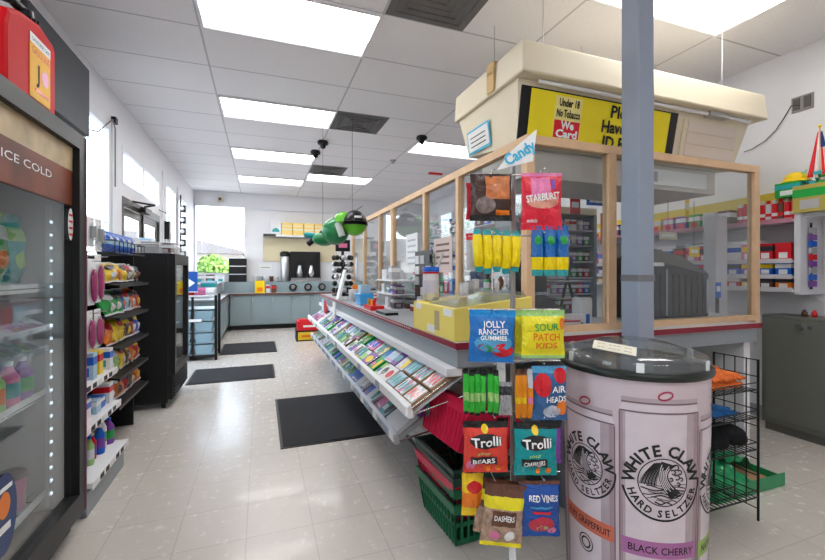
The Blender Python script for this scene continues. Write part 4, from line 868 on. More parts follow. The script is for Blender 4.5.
# till, rack and things between
t = thing('cash_register', 'black till and monitor behind the left pane of near screen', 'till', (1.62, 2.15, ZT))
b = box(-.16, .18, -.12, .16, 0.001, .1, BLACK); b.build('cash_drawer', t, bevel=.004); MB().hexa([(-.14, -.1, .101), (.14, -.1, .101), (.14, .08, .101), (-.14, .08, .101), (-.14, -.02, .13), (.14, -.02, .13), (.14, .08, .18), (-.14, .08, .18)], BLKM).build('keyboard', t)
b = box(-.02, .02, .08, .11, .1, .3, BLKM); b.box(-.13, .15, .08, .1, .2, .4, BLKM); b.build('monitor', t)
t = thing('card_rack', 'black tilted metal stand with wire tiers behind the left pane', 'stand', (1.93, 2.2, ZT))
b = MB().tube([(-.1, 0, 0), (.02, 0, .42)], .01, BLKM); b.tube([(.08, .0, 0), (-.04, 0, .36)], .01, BLKM)
for z in (.06, .16, .27): b.tube([(-.16, -.06, z), (.12, -.06, z)], .005, STEEL); b.tube([(-.16, .06, z), (.12, .06, z)], .005, STEEL)
b.box(-.16, .12, -.06, .06, 0, .01, BLKM); b.build('frame', t)
for i, (c, x, y, w, h, z) in enumerate([('pale blue', 1.50, 1.98, .1, .1, ZT), ('white', 1.74, 1.94, .09, .08, ZT), ('red', 1.62, 1.92, .22, .05, ZT), ('grey', 1.45, 2.3, .1, .22, ZT), ('white', 1.83, 1.98, .08, .17, ZT)]):
    tag(carton(w, .08, h, cm(c), cm('white'), cm('blue'), 'counter_box', (x, y, z+.001)), '%s small box behind the left pane of near screen, %s' % (c, ['farthest left', 'by the till', 'low and wide', 'tall at rear', 'tall beside the post'][i]), 'box', 'small boxes behind the near screen')
card('orange_poster', 'orange', 606, 229, 2.6, .12, .25, 'orange bordered poster behind near screen next to the post', tc=PAPER, stand=True)
card('blue_shelf_strip', 'blue', 596, 202, 2.62, .2, .06, 'blue label strip behind near screen under the canopy')
card('flower_card', 'yellow', 590, 170, 1.98, .07, .06, 'little orange and yellow sticker high behind near screen', tc=cm('orange')) if False else None

bk = thing('back_cabinet', 'low grey staff cabinet behind the long screen, carrying goods', 'cabinet', (0, 0, 0))
box(2.5, 3.1, 3.7, 7.2, .08, .9, GREYC).build('body', bk); box(2.48, 3.12, 3.68, 7.22, .901, .93, CTOP).build('top', bk); box(2.54, 3.06, 3.74, 7.16, 0, .08, BLACK).build('plinth', bk)
for k in range(5): box(2.482, 2.499, 3.74+.69*k, 4.4+.69*k, .12, .88, TEALC).build('door', bk)
for i in range(20):
    y = 3.85+.165*i; c = ['black', 'grey', 'red', 'white', 'brown', 'blue', 'black', 'green'][(i*5) % 8]; h = .14+.09*((i*7) % 4)
    tag(carton(.13, .2, h, cm(c), cm(['white', 'grey', 'black'][i % 3]), cm('silver'), 'stock_box', (2.66, y, .931), -PI/2), '%s goods box on the staff cabinet behind the long screen, %s' % (c, nth(i)), 'box', 'goods boxes on the staff cabinet')
# left-of-corner posters & display
def lcard(name, c, px, py, x, w, h, label, tc=cm('grey'), cat='notice', n=4):
    _, y, z = PXx(px, py, x); b = box(-.004, 0, -w/2, w/2, -h/2, h/2, cm(c) if isinstance(c, str) else c)
    for k in range(n): b.box(-.006, -.004, -w*.35, w*.35, h*(.3-.18*k)-h*.03, h*(.3-.18*k)+h*.03, tc)
    return tag(b.build(name, loc=(x, y, z)), label, cat)
lcard('wanted_notice', mat('notice_pink', (.62, .5, .47), .6), 443, 255, SX-.006, .34, .27, 'pinkish paper notice taped inside the long screen, second bay', cm('brown'))
b = MB(); b.box(-.01, .0, -.19, .19, -.25, .25, BLACK)
for i in range(5):
    for j in range(3): b.box(-.02, -.01, -.17+.12*j, -.08+.12*j, -.22+.09*i, -.15+.09*i, cm(['brown', 'grey', 'white', 'silver', 'black'][(i+j*2) % 5]))
_, yy, zz = PXx(424, 262, SX-.03); tag(b.build('tobacco_board', loc=(SX-.03, yy, 1.18)), 'dark board of small packs standing against the long screen', 'display board')
lcard('price_list', 'white', 412, 250, SX-.012, .3, .3, 'tall white price list taped on the long screen', mat('faint_ink', (.45, .47, .5), .7), n=5)
card('sale_sheet', mat('poster_blue', (.1, .16, .2), .6), 410, 245, 4.6, .3, .3, 'dark teal poster seen through the long screen') if False else None

# ---------- things on the long counter ----------
t = thing('display_box', 'yellow cardboard display box on the near corner of the counter', 'box', (.855, 1.745, ZT))
b = MB().hexa([(0, 0, 0), (.44, 0, 0), (.44, .55, 0), (0, .55, 0), (0, 0, .155), (.44, 0, .205), (.44, .55, .205), (0, .55, .155)], YBOX); b.build('body', t, bevel=.003)
b = box(-.002, 0, .02, .12, .115, .15, PAPER); b.build('paper_flap', t)
for q in ((.42, .5, .12, .15, PAPER), (.17, .23, .03, .13, mat('box_print', (.5, .4, .2), .6)), (.23, .33, .01, .05, PAPER)): box(-.002, -.0005, *q).build('print_patch', t)
t.scale = (1, 1, 1)
b = MB().hexa([(.02, .02, .1575), (.42, .02, .2035), (.42, .36, .2035), (.02, .36, .1575), (.04, .04, .19), (.41, .04, .232), (.41, .34, .232), (.04, .34, .19)], GLC); b.build('clear_lid', t)
for i in range(6):
    x = .08+.06*i; o = bag(.05, .07, .012, cm(['white', 'grey', 'silver', 'white', 'brown', 'white'][i]), seed=500+i).build('small_packet', loc=(.855+x, 1.8+.05*(i % 3), ZT+.20+.115*x)); o.rotation_euler = (0, 0, .2*i)
    tag(o, 'small %s packet standing on the yellow box, %s from the left' % (['white', 'grey', 'silver', 'white', 'brown', 'white'][i], ['first', 'second', 'third', 'fourth', 'fifth', 'sixth'][i]), 'packet', 'small packets on the yellow box')
x, y, z = PXx(434, 300, .99)
t = thing('canister', 'white labelled canister with a blue lid at rear of yellow box', 'canister', (.93, 2.205, ZT+.166)); t.scale = (.85, .85, .72); MB().lathe([(0, 0), (.055, 0), (.055, .22), (.05, .23)], mat('can_white', (.72, .7, .74), .4), n=22).build('body', t); MB().lathe([(.0565, .06), (.0565, .16)], mat('label_lilac', (.62, .58, .68), .5), n=22).build('label_band', t); MB().lathe([(.058, .23), (.058, .265), (.05, .27), (0, .27)], cm('blue'), n=22).build('lid', t); MB().lathe([(.0585, .215), (.0585, .229)], cm('red'), n=22).build('lid_ring', t)
t = thing('paper_roll', 'white paper cylinder standing in front of the canister', 'roll', (.93, 2.235, ZT+.155)) if False else None
b = MB().lathe([(0, 0), (.05, 0), (.075, .05), (.06, .08), (0, .07)], STEEL, (0, 0, 0), 18); b.sph((.02, 0, .09), .03, cm('white'), 8); b.sph((-.03, .02, .09), .025, cm('grey'), 8); tag(b.build('bowl', loc=(1.05, 2.6, ZT)), 'silver bowl of small things behind the canister', 'bowl')
p0 = (.98, 2.56, ZT+.09); tag(MB().cyl((1.05, 2.6, ZT+.1), (1.22, 2.68, ZT+.46), .01, mat('pen_grey', (.55, .55, .58), .4)).build('wand'), 'long grey wand leaning from the silver bowl to the screen', 'wand')
t = thing('counter_shelf', 'small two-tier white display shelf at the long screen', 'display stand', (1.14, 3.55, ZT))
for z in (.0, .13, .25): box(-.1, .1, -.25, .25, z+.001, z+.012, WHITE).build('tier', t)
for yy_ in (-.25, .24): box(-.1, .1, yy_, yy_+.01, .013, .25, GLC).build('side', t)
for i, (c, y, z, w, h) in enumerate([('white', 3.72, .14, .1, .08), ('purple', 3.45, .14, .08, .08), ('teal', 3.56, .14, .08, .06), ('purple', 3.36, .14, .06, .07), ('black', 3.42, .015, .1, .09), ('white', 3.6, .015, .1, .09), ('white', 3.7, .264, .12, .09), ('grey', 3.5, .264, .1, .12)]):
    tag(carton(.08, w, h, cm(c), cm('white'), cm('grey'), 'novelty_box', (1.12, y, ZT+z)), '%s novelty box on the two-tier stand, %s' % (c, ['middle left', 'middle right', 'middle centre', 'middle far right', 'bottom right', 'bottom left', 'top left', 'top right'][i]), 'box', 'boxes on the two-tier stand')
t = thing('candy_jar_stand', 'bright blue tub of wrapped candy on the counter', 'tub', (.98, 4.05, ZT)); b = box(-.07, .07, -.11, .11, .001, .12, mat('blue_clear', (.05, .35, .75), .2, coat=.5)); b.build('tub', t, bevel=.01); b = box(-.05, .05, -.07, .07, .121, .2, cm('pale blue')); b.build('card', t)
t = thing('lighter_tray', 'red and orange lighter tray on the counter beside blue tub', 'tray', (1.0, 3.45, ZT)) if False else thing('lighter_tray', 'red and orange lighter tray on the counter beside blue tub', 'tray', (.93, 3.5, ZT))
box(-.06, .06, -.13, .13, .001, .04, REDG).build('tray', t)
for i in range(6): MB().cyl((-.02, -.1+.04*i, .04), (-.02, -.1+.04*i, .09), .012, cm(['red', 'orange', 'yellow', 'red', 'green', 'orange'][i]), n=8).build('lighter', t)
tag(box(-.05, .05, -.14, .14, .001, .02, BLKM).box(-.045, .045, -.13, .13, .02, .025, STEEL).build('signature_pad', loc=(.93, 3.1, ZT)), 'flat dark tray with steel top on the counter by yellow box', 'tray')
t = thing('card_holder', 'tall white leaning card holder at the far part of counter', 'card holder', (.90, 5.0, ZT)); b = MB().hexa([(-.03, -.09, 0.001), (0, -.09, 0.001), (0, .09, 0.001), (-.03, .09, 0.001), (.06, -.08, .36), (.08, -.08, .36), (.08, .08, .36), (.06, .08, .36)], PAPER); b.build('panel', t); box(-.04, .1, -.1, .1, 0.0005, .01, WHITE).build('foot', t)
tag(box(-.01, .0, -.07, .07, -.2, .0, PAPER).build('hanging_price_card', loc=(.805, 4.8, .9)), 'white card hanging on counter edge below the card holder', 'card')
tag(MB().lathe([(0, 0), (.06, 0), (.07, .13)], cm('white'), n=16).build('white_cup', loc=(1.0, 4.6, ZT)), 'white round tub on the counter beside the blue tub', 'tub')
tag(MB().lathe([(0, 0), (.05, 0), (.055, .17), (.0, .17)], cm('orange'), n=14).build('jar', loc=(1.1, 4.95, ZT)), 'brownish orange jar against the long screen', 'jar')
for i in range(14):
    y = 2.75+.16*i if i < 8 else 4.3+.17*(i-8); c = ['white', 'red', 'grey', 'black', 'brown', 'pale blue', 'white', 'silver'][i % 8]
    tag(carton(.09, .1, .07+.03*(i % 3), cm(c), cm('white'), cm('red'), 'counter_pack', (1.24, y, ZT+.001), -PI/2), '%s pack on the counter against the long screen, %s' % (c, nth(i)), 'box', 'packs along the long screen')
# spinner with round items
t = thing('spinner_rack', 'black and silver spinner of round tins at far counter end', 'spinner rack', (1.08, 5.75, ZT))
MB().lathe([(.15, 0.001), (.15, .02), (.02, .03), (.02, .62), (.0, .62)], BLACK, n=20).build('stem', t)
for lv in range(6):
    for k in range(8):
        a = k*PI/4+lv*.3; MB().sph((.12*math.cos(a), .12*math.sin(a), .08+.09*lv), .036, STEEL if (k+lv) % 3 == 0 else BLACK, 8).build('round_tin', t)
box(-.1, .1, -.02, .02, .62, .78, BLACK).build('header', t); box(-.06, .06, -.022, -.02, .67, .73, cm('pink')).build('header_print', t)

# hanging green inflatable with cap
ih = PXx(341, 228, 1.0)
t = thing('green_inflatable', 'green and black inflatable figure in a black cap, hung from ceiling', 'inflatable', (1.0, 4.6, 1.72))
LG = mat('lime', (.12, .5, .02), .3, coat=.4); DG = mat('deep_green', (.01, .2, .06), .3, coat=.4)
# body runs towards -x/+y (left and away)
b = MB(); b.sph((-.16, .06, -.07), .14, DG, 16, (1, .9, 1)); b.sph((-.27, .12, -.15), .09, DG, 12, (1.3, .9, .8)); b.sph((-.08, .0, .03), .09, LG, 12, (1.2, 1, 1.1)); b.build('body', t)
b = MB(); b.sph((0.02, -.04, 0), .125, LG, 18, (1, 1, .95)); b.build('head', t)
b = MB(); b.grid(lambda u, v: (.02+.135*math.cos(2*PI*u)*math.cos(v*PI/2), -.04+.135*math.sin(2*PI*u)*math.cos(v*PI/2), -.015+.16*math.sin(v*PI/2)), 20, 8, BLACK); b.grid(lambda u, v: (.02+(.13+.07*v)*math.cos(PI*(1.1+.8*u)), -.04+(.13+.07*v)*math.sin(PI*(1.1+.8*u)), .025-.015*v), 14, 3, BLACK)
b.text('CAP' if False else 'NW', .05, WINK, lambda x, y: (.02+x, -.04-.135*math.cos(y*6)-.004, .075+y)) if False else b.box(-.01, .06, -.182, -.165, .05, .07, WINK); b.build('cap', t)
b = MB(); b.tube([(-.12, .0, .1), (-.3, .12, -.1), (-.42, .2, -.2)], .03, BLACK, 8); b.tube([(-.16, -.08, .0), (-.12, -.1, -.13)], .035, mat('pale_stripe', (.6, .68, .62), .4), 8); b.tube([(-.3, .15, -.12), (-.45, .22, -.1)], .03, cm('teal'), 8); b.build('stripes', t)
b = MB().tube([(.0, -.02, .13), (0, -.02, ZC-1.72)], .002, BLACK, 4); b.tube([(-.28, .12, -.06), (-.28, .12, ZC-1.72)], .002, BLACK, 4); b.tube([(-.42, .2, -.18), (.1, -.05, .19)], .004, BLACK, 4); b.build('hanging_cord', t)
bpy.data.objects['green_inflatable'].location = (.99, 4.7, 1.80); bpy.data.objects['green_inflatable'].scale = (1.12, 1.12, 1.12)

# ---------- candy peg stand ----------
RX, RY = .865, 1.28
RZ = math.atan2(-ST, CT)        # stand faces along the aisle diagonal
st = thing('candy_stand', 'slim grey wire peg stand carrying hanging candy bags near counter corner', 'display stand', (RX, RY, 0), RZ)
b = MB().cyl((0, 0, .02), (0, 0, 1.66), .0095, mat('stand_grey', (.33, .3, .29), .35, metal=.6), n=12); b.cyl((0, 0, .0), (0, 0, .26), .013, WHITE, n=12); b.build('pole', st)
for k in range(4):
    a = PI/4+k*PI/2; MB().tube([(0, 0, .2), (.2*math.cos(a), .2*math.sin(a), .008)], .005, CHROME).build('leg', st)
for z in (1.60, 1.38, 1.115, .93, .745, .53):
    b = MB().tube([(-.165, -.02, z), (.165, -.02, z)], .0028, CHROME, 6)
    for s in (-1, 1): b.tube([(s*.085, -.02, z), (s*.085, -.095, z+.006)], .0028, CHROME, 6)
    b.build('peg_bar', st)
b = box(-.02, .02, -.034, -.03, 1.295, 1.385, PAPER); b.build('price_card', st); MB().box(-.065, -.035, -.034, -.03, .80, .93, PAPER).build('price_card', st)
MR = Matrix.Translation((RX, RY, 0)) @ Matrix.Rotation(RZ, 4, 'Z')
def hang(mb, name, x, y, z, label, cat, group=None, tilt=0, yaw=0):
    p = MR @ Vector((x, y, z)); o = mb.build(name, loc=p); o.rotation_euler = (0, tilt, RZ+yaw); return tag(o, label, cat, group)
def px2(x0, x1, y0, y1, d=1.43):   # picture extent -> centre x, bottom z, w, h on the stand
    k = d/F; return ((x0+x1)/2-412.5)*k-(513-412.5)/F*1.5, HC-(y1-272)*k, (x1-x0)*k, (y1-y0)*k
W, K = WINK, INK
# jerky
def pack(name, ext, body, bands, art, texts, label, cat='candy bag', group=None, t=.018, seed=0, n=1, yaw=0, tilt=0, spread=.016, y0=-.07, waist=0):
    x, z, w, h = px2(*ext)
    T = [(s, sz*h, tx*w, tz*h, m, rot, f*w if f else None) for s, sz, tx, tz, m, rot, f in texts]
    for i in range(n):
        mb = bag(w, h, t, body, bands, art if i == 0 else art[:1], T if i == 0 else (), seed=seed+i, waist=waist)
        hang(mb, name, x-(.004*i), y0+.0+i*(2*t*.72+.004), z+.003*i, label if i == 0 else label.replace('front', 'rear').split(' with ')[0]+', hanging directly behind the front one' if i == 1 else label, cat, group, tilt, yaw)
c_ = cm
pack('jerky_bag', (470, 512, 174, 221), mat('jerky_dark', (.05, .02, .015), .35, noise=.8, nscale=30), [(.0, .1, BLACK)], [(.35, .95, .45, .95, mat('jerky_orange', (.62, .18, .06), .4, noise=.8, nscale=25), False), (.1, .6, .15, .5, mat('jerky_grey', (.22, .17, .16), .5, noise=.9, nscale=60), True), (.6, .95, .12, .22, c_('orange'), False)], [], 'black jerky bag with orange and smoky print at the top left of the stand', 'snack bag', seed=1)
pack('jerky_bag', (468, 505, 180, 218), c_('red'), [], [], [], 'red bag peeking out behind the black jerky bag on the stand', 'snack bag', seed=4, y0=-.025, t=.012)
pack('candy_bag', (521, 562, 173, 230), mat('bag_red', (.72, .015, .04), .25, coat=.4), [(.95, 1, c_('pink'))], [(.22, .7, .55, .92, c_('pink'), False), (.1, .9, .36, .62, mat('fruit_mix', (.78, .3, .22), .4, noise=.5, nscale=40), True), (.72, .82, .7, .88, c_('purple'), False)], [('STARBURST', .17, .0, .56, W, .12, .85), ('minis', .09, -.25, .16, W, 0, .25)], 'red fruit chews bag reading STARBURST at the top right of the stand', seed=2)
# five yellow strips and three blue-yellow bags
for i in range(5):
    x0 = 474+i*8.9; pack('candy_strip', (x0, x0+10.4, 229+i*.5, 272+(i % 2)*2), mat('strip_yellow', (.92, .7, .0), .3), [(.0, .13, c_('teal')), (.86, 1, c_('teal'))], [], [], 'slim yellow candy pack with teal ends, %s from left of the five' % ['first', 'second', 'third', 'fourth', 'fifth'][i], 'candy pack', 'slim yellow candy packs', waist=.42, t=.02, seed=20+i, tilt=.06*(2-i)*-.4)
pack('candy_strip', (468, 480, 232, 270), c_('red'), [(0, .8, c_('silver'))], [], [], 'pale and red candy pack behind the slim yellow packs', 'candy pack', t=.01, seed=27, y0=-.02)
for i in range(3):
    x0 = 531+i*12.5; pack('candy_strip', (x0, x0+13, 226, 276), mat('strip_blue', (.01, .13, .42), .3), [(.12, .36, mat('strip_yellow', 0)), (.0, .12, c_('teal'))], [(.2, .8, .62, .8, c_('green'), True)], [], 'blue candy pack with yellow lower band, %s of the three' % ['left', 'middle', 'right'][i], 'candy pack', 'blue and yellow candy packs', waist=.2, t=.015, seed=30+i)
BJ = mat('bag_blue', (.01, .16, .5), .25, coat=.4)
pack('candy_bag', (468, 514, 310, 362), BJ, [(.9, 1, mat('bag_blue2', (.01, .25, .62), .3))], [(.5, .98, .1, .38, c_('red'), True), (.18, .45, .22, .38, mat('berry', (.2, .1, .25), .4), True), (.3, .5, .2, .34, c_('green'), True), (.1, .95, .2, .55, mat('bag_sky', (.08, .35, .6), .3), True)][::-1], [('JOLLY', .17, .02, .74, W, .03, .5), ('RANCHER', .15, .02, .6, W, .03, .68), ('GUMMIES', .12, .02, .48, W, 0, .6)], 'blue gummies bag reading JOLLY RANCHER left of the stand pole', seed=3, tilt=.03)
pack('candy_bag', (521, 565, 310, 358), mat('bag_yellow', (.86, .75, .02), .25, coat=.4), [(.88, 1, c_('light green')), (0, .07, c_('light green'))], [(.85, 1, .6, .85, c_('orange'), True)], [('SOUR', .2, .05, .66, c_('green'), .05, .55), ('PATCH', .2, .05, .46, c_('orange'), .0, .62), ('KIDS', .17, .05, .28, c_('orange'), 0, .5)], 'yellow and lime bag reading SOUR PATCH KIDS right of stand pole', seed=5, n=1)
pack('candy_bag', (518, 560, 312, 359), mat('bag_yellow', 0), [(.88, 1, c_('light green')), (0, .07, c_('light green'))], [], [], 'yellow and lime candy bag right behind the front yellow one', seed=6, y0=-.02)
for i in range(6):
    x0 = 463+i*5.6+(2 if i > 3 else 0); pack('gum_strip', (x0, x0+6.5, 368+(i % 2)*2, 414+(i % 3)), mat('strip_green', (.03, .5, .04), .2, coat=.5), [(.9, 1, BLACK), (0, .06, BLACK), (.3, .5, c_('light green'))], [], [], 'thin green candy stick pack, %s from left' % ['first', 'second', 'third', 'fourth', 'fifth', 'sixth'][i], 'candy pack', 'thin green stick packs', waist=.4, t=.012, seed=40+i)
for i in range(2): pack('gum_strip', (499+i*6, 506+i*6, 382, 415), c_('grey'), [(.6, .9, c_('black'))], [], [], 'grey slim pack beside the green sticks, %s one' % ['left', 'right'][i], 'candy pack', t=.01, seed=48+i)
for i in range(3):
    x0 = 515+i*5.8; pack('gum_strip', (x0, x0+6.6, 369, 418), mat('strip_orange', (.85, .3, .01), .25, coat=.4), [(.85, 1, c_('brown')), (.3, .45, c_('yellow'))] if i < 2 else [(.6, 1, c_('silver')), (.3, .45, c_('pink'))], [], [], 'thin orange candy stick pack, %s of three' % ['left', 'middle', 'right'][i], 'candy pack', 'thin orange stick packs', waist=.35, t=.012, seed=50+i)
pack('candy_bag', (532, 567, 366, 420), mat('bag_airblue', (.03, .12, .3), .3, coat=.4), [(.88, 1, mat('bag_sky', 0))], [(.02, .52, .45, .88, c_('red'), True), (.6, .98, .7, .98, c_('red'), True), (.3, .8, .05, .3, mat('bag_grey', (.45, .5, .6), .4), True), (.65, .98, .1, .4, c_('orange'), True)], [('AIR', .17, .22, .6, W, .05, .4), ('HEADS', .15, .15, .42, W, .05, .6)], 'dark blue bag with red balloon shapes reading AIRHEADS', seed=7)
for ext, bc, sub, lab, sd, n_ in (((463, 508, 421, 472), mat('bag_coral', (.72, .05, .03), .25, coat=.4), 'BEARS', 'red bag reading Trolli with pale stars, left of the pole', 8, 1), ((514, 557, 422, 475), mat('bag_teal', (.0, .3, .32), .25, coat=.4), 'CRAWLERS', 'teal bag reading Trolli, right of the pole', 9, 1)):
    pack('candy_bag', ext, bc, [(.86, 1, BLACK)], [(.4, .55, .78, .95, c_('yellow'), True), (.05, .25, .05, .25, c_('pink') if sd == 8 else c_('teal'), True), (.5, .62, .03, .16, c_('orange'), True), (.72, .86, .04, .17, c_('orange'), True), (.12, .88, .5, .78, BLACK, True), (.15, .75, .18, .34, BLACK, False)], [('Trolli', .25, .0, .64, W, .08, .68), ('sour', .1, -.05, .42, c_('light green'), .08, .3), (sub, .13, -.05, .26, W, .06, .5)], lab, seed=sd)
pack('candy_bag', (500, 512, 423, 470), c_('red'), [(.86, 1, BLACK)], [], [], 'red candy bag edge behind the red Trolli bag by pole', seed=10, y0=-.02)
pack('candy_bag', (545, 567, 424, 470), c_('purple'), [(.8, 1, BLACK)], [], [], 'dark purple bag behind the teal Trolli bag', seed=11, y0=-.02)
pack('candy_bag', (463, 486, 472, 522), c_('yellow'), [(.2, .5, c_('orange')), (.85, 1, c_('brown'))], [(.2, .9, .5, .75, c_('red'), True)], [], 'yellow and orange bag half hidden below the red Trolli bag', seed=12, y0=-.03)
pack('candy_bag', (479, 521, 483, 545), mat('nougat_mix', (.42, .28, .2), .4, noise=.95, nscale=50), [(.83, 1, c_('brown')), (.6, .83, mat('bag_yellow', 0)), (.0, .06, mat('bag_yellow', 0))], [(.2, .8, .36, .6, c_('brown'), False), (.55, .8, .1, .3, W, True), (.2, .45, .12, .28, c_('pink'), True)], [("DASHER'S", .12, .0, .53, W, .05, .52), ('TAFFY', .1, .0, .43, c_('pink'), .05, .4)] if False else [("DASHERS", .12, .0, .5, W, .05, .5)], 'brown and yellow wrapped-candy bag tilted at the bottom of the stand', seed=13, tilt=.1, y0=-.075)
pack('candy_bag', (474, 514, 484, 540), c_('brown'), [(.0, .5, mat('nougat_mix', 0)), (.6, .83, mat('bag_yellow', 0))], [], [], 'second brown and yellow bag just behind the bottom tilted one', seed=14, tilt=.14, y0=-.035)
pack('candy_bag', (519, 560, 481, 536), mat('bag_navy', (.01, .08, .36), .25, coat=.4), [(.95, 1, c_('brown'))], [(.2, .85, .1, .4, mat('berries', (.55, .03, .06), .4), True), (.4, .7, .14, .24, c_('light green'), True), (.68, .9, .06, .2, c_('pink'), True), (.3, .75, .45, .5, c_('red'), False), (.25, .8, .55, .58, mat('bag_sky', 0), False)], [('RED VINES', .15, .06, .74, W, 0, .72)], 'dark blue bag reading RED VINES at the bottom right of the stand', seed=15)
# CANDY topper
d0 = 1.46; q = [P(497, 170, d0), P(533, 161, d0), P(537, 129, d0), P(511, 151, d0)]
nv = Vector((-ST, -CT, 0))*.004
b = MB().hexa([q[0], q[1], Vector(q[1])-nv, Vector(q[0])-nv, q[3], q[2], Vector(q[2])-nv, Vector(q[3])-nv], PAPER)
ctr = (Vector(q[0])+Vector(q[1])+Vector(q[2])+Vector(q[3]))/4; rt = Vector((CT, -ST, 0))
b.text('Candy', .055, CYAN, lambda x, y: ctr+rt*x+Vector((0, 0, y))+nv*.6, x=0, y=0, rot=.55, bold=.03, fit=.12)
o = b.build('candy_topper'); tag(o, 'white tilted card with blue hand lettering on top of the candy stand', 'sign')

# ---------- shopping baskets ----------
def basket(c, label, loc, tilt=0, h=.21, rz=0, ty=0):
    t = thing('shopping_basket', label, 'basket', loc, rz, 'stacked shopping baskets'); t.rotation_euler = (ty, tilt, rz)
    m = {'green': mat('basket_green', (.012, .16, .07), .35), 'red': mat('basket_red', (.62, .01, .06), .3), 'dark': mat('basket_dark', (.02, .06, .045), .35)}[c]
    b0 = (-.125, .125, -.165, .165); b = MB()
    b.box(b0[0], b0[1], b0[2], b0[3], 0, .006, m)
    def lp(a, z): k = z/h; return a
    def pt(sx, sy, z):
        k = z/h; return ((.125+.03*k)*sx, (.165+.035*k)*sy, z)
    for s in (-1, 1):
        for i in range(13):   # bars
            f = -1+2*i/12; b.cyl(pt(s, f, .004), pt(s, f, h-.02), .007, m, n=6)
        for i in range(9):
            f = -1+2*i/8; b.cyl(pt(f, s, .004), pt(f, s, h-.02), .007, m, n=6)
    for z0, z1, e in ((.0, .03, .001), (h*.45, h*.55, .002), (h-.045, h, .006)):
        P0 = [pt(sx, sy, z0) for sx, sy in ((-1, -1), (1, -1), (1, 1), (-1, 1))]; P1 = [pt(sx, sy, z1) for sx, sy in ((-1, -1), (1, -1), (1, 1), (-1, 1))]
        O0 = [(x*(1+e*10), y*(1+e*10), z) for x, y, z in P0]; O1 = [(x*(1+e*10), y*(1+e*10), z) for x, y, z in P1]
        n = len(b.v)
        b.add(P0+P1+O0+O1, [f for i in range(4) for f in [((i+1) % 4, i, 4+i, 4+(i+1) % 4), (8+i, 8+(i+1) % 4, 12+(i+1) % 4, 12+i), (4+i, 12+i, 12+(i+1) % 4, 4+(i+1) % 4), (i, (i+1) % 4, 8+(i+1) % 4, 8+i)]], m)
    # solid centre panels
    if tilt:
        for e in (1, .985):
            Q = [pt(sx*e, sy*e, .03) for sx, sy in ((-1, -1), (1, -1), (1, 1), (-1, 1))]+[pt(sx*e, sy*e, h-.02) for sx, sy in ((-1, -1), (1, -1), (1, 1), (-1, 1))]
            b.add(Q, [(i, (i+1) % 4, 4+(i+1) % 4, 4+i) for i in range(4)], m)
    b.build('body', t)
    b = MB(); b.tube([(-.155, -.2, h-.01), (-.155, -.12, h+.004), (-.155, .12, h+.004), (-.155, .2, h-.01)], .006, BLACK if c != 'red' else m); b.build('handle', t)
    return t
BX, BY = .95, 1.85
basket('green', 'dark green shopping basket at the bottom of the stack', (BX, BY, .004), rz=.05)
basket('green', 'green basket nested second from the bottom of the stack', (BX+.01, BY+.01, .075), rz=.03, h=.2)
basket('red', 'red basket nested in the middle of the stack, showing its rim', (BX, BY+.015, .105), rz=.06, h=.2)
basket('dark', 'dark green basket nested just under the top of the stack', (BX-.0, BY+.0, .135), rz=.04, h=.2)
basket('dark', 'very dark green basket rim right under the tipped red basket', (BX-.0, BY+.01, .165), rz=.06, h=.2)
basket('red', 'crimson shopping basket lying tipped on top of the stack', (BX-.03, BY-.04, .405), tilt=.36, rz=.1, ty=0)

# ---------- barrel drinks cooler ----------
BXc, BYc, R = 1.347, 1.194, .25
bc = thing('barrel_cooler', 'tall round barrel cooler printed with WHITE CLAW seltzer cans', 'barrel cooler', (BXc, BYc, 0))
ff = Vector((-BXc, -BYc, 0)).normalized(); rr = Vector((-ff.y, ff.x, 0))
if rr.dot(Vector((CT, -ST, 0))) < 0: rr = -rr
def rad(z): return R-.018*(1-min(1, max(0, z/.86)))**1.3
def cy(a, z, o=0.0): # arc length a from the camera-facing line
    p = a/R; r = rad(z)+o; v = ff*math.cos(p)*r+rr*math.sin(p)*r; return (v.x, v.y, z)
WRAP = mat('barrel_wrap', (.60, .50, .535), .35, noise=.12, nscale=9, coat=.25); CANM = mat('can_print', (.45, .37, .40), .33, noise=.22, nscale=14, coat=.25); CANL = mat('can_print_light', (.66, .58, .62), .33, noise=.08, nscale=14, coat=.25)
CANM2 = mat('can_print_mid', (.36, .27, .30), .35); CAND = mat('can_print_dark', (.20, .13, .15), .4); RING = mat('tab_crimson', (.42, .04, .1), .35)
b = MB(); b.grid(lambda u, v: cy((u-.5)*2*PI*R, .05+.84*v), 72, 16, WRAP); b.build('wrap', bc)
b = MB().lathe([(.0, 0), (.21, 0), (.225, .02), (.235, .055), (.23, .06)], BLACK, n=48); b.build('base', bc)
b = MB().lathe([(.250, .888), (.259, .890), (.263, .902), (.259, .914), (.245, .917), (.232, .912), (.232, .89)], mat('rim_green_black', (.015, .02, .017), .3), n=64); b.build('rim', bc)
b = MB().lathe([(.231, .905), (.228, .6), (.0, .59)], mat('liner_dark', (.1, .09, .09), .6), n=40); b.build('liner', bc)
b = MB().lathe([(.245, .918), (.247, .94), (.238, .95), (.20, .96), (.12, .985), (.05, .995), (0, .997)], GLC, n=56); b.build('lid', bc, label='clear domed plastic lid')
for k in range(6):
    a = k*PI/3+.3; b = MB().box(-.012, .012, -.252, -.247, .916, .948, mat('clip_clear', (.75, .78, .8), .15)); b.T = Matrix.Identity(4); o = b.build('lid_clip', bc); o.rotation_euler.z = a
b = MB(); pc = ff*.08-rr*.055
b.box(-.07, .07, -.032, .032, 0, .002, mat('note_cream', (.8, .76, .62), .7))
for k in range(2): 
    b.text('-- --- --', .03, INK, lambda x, y: (x, y, .0035), y=.014-.026*k, fit=.11)
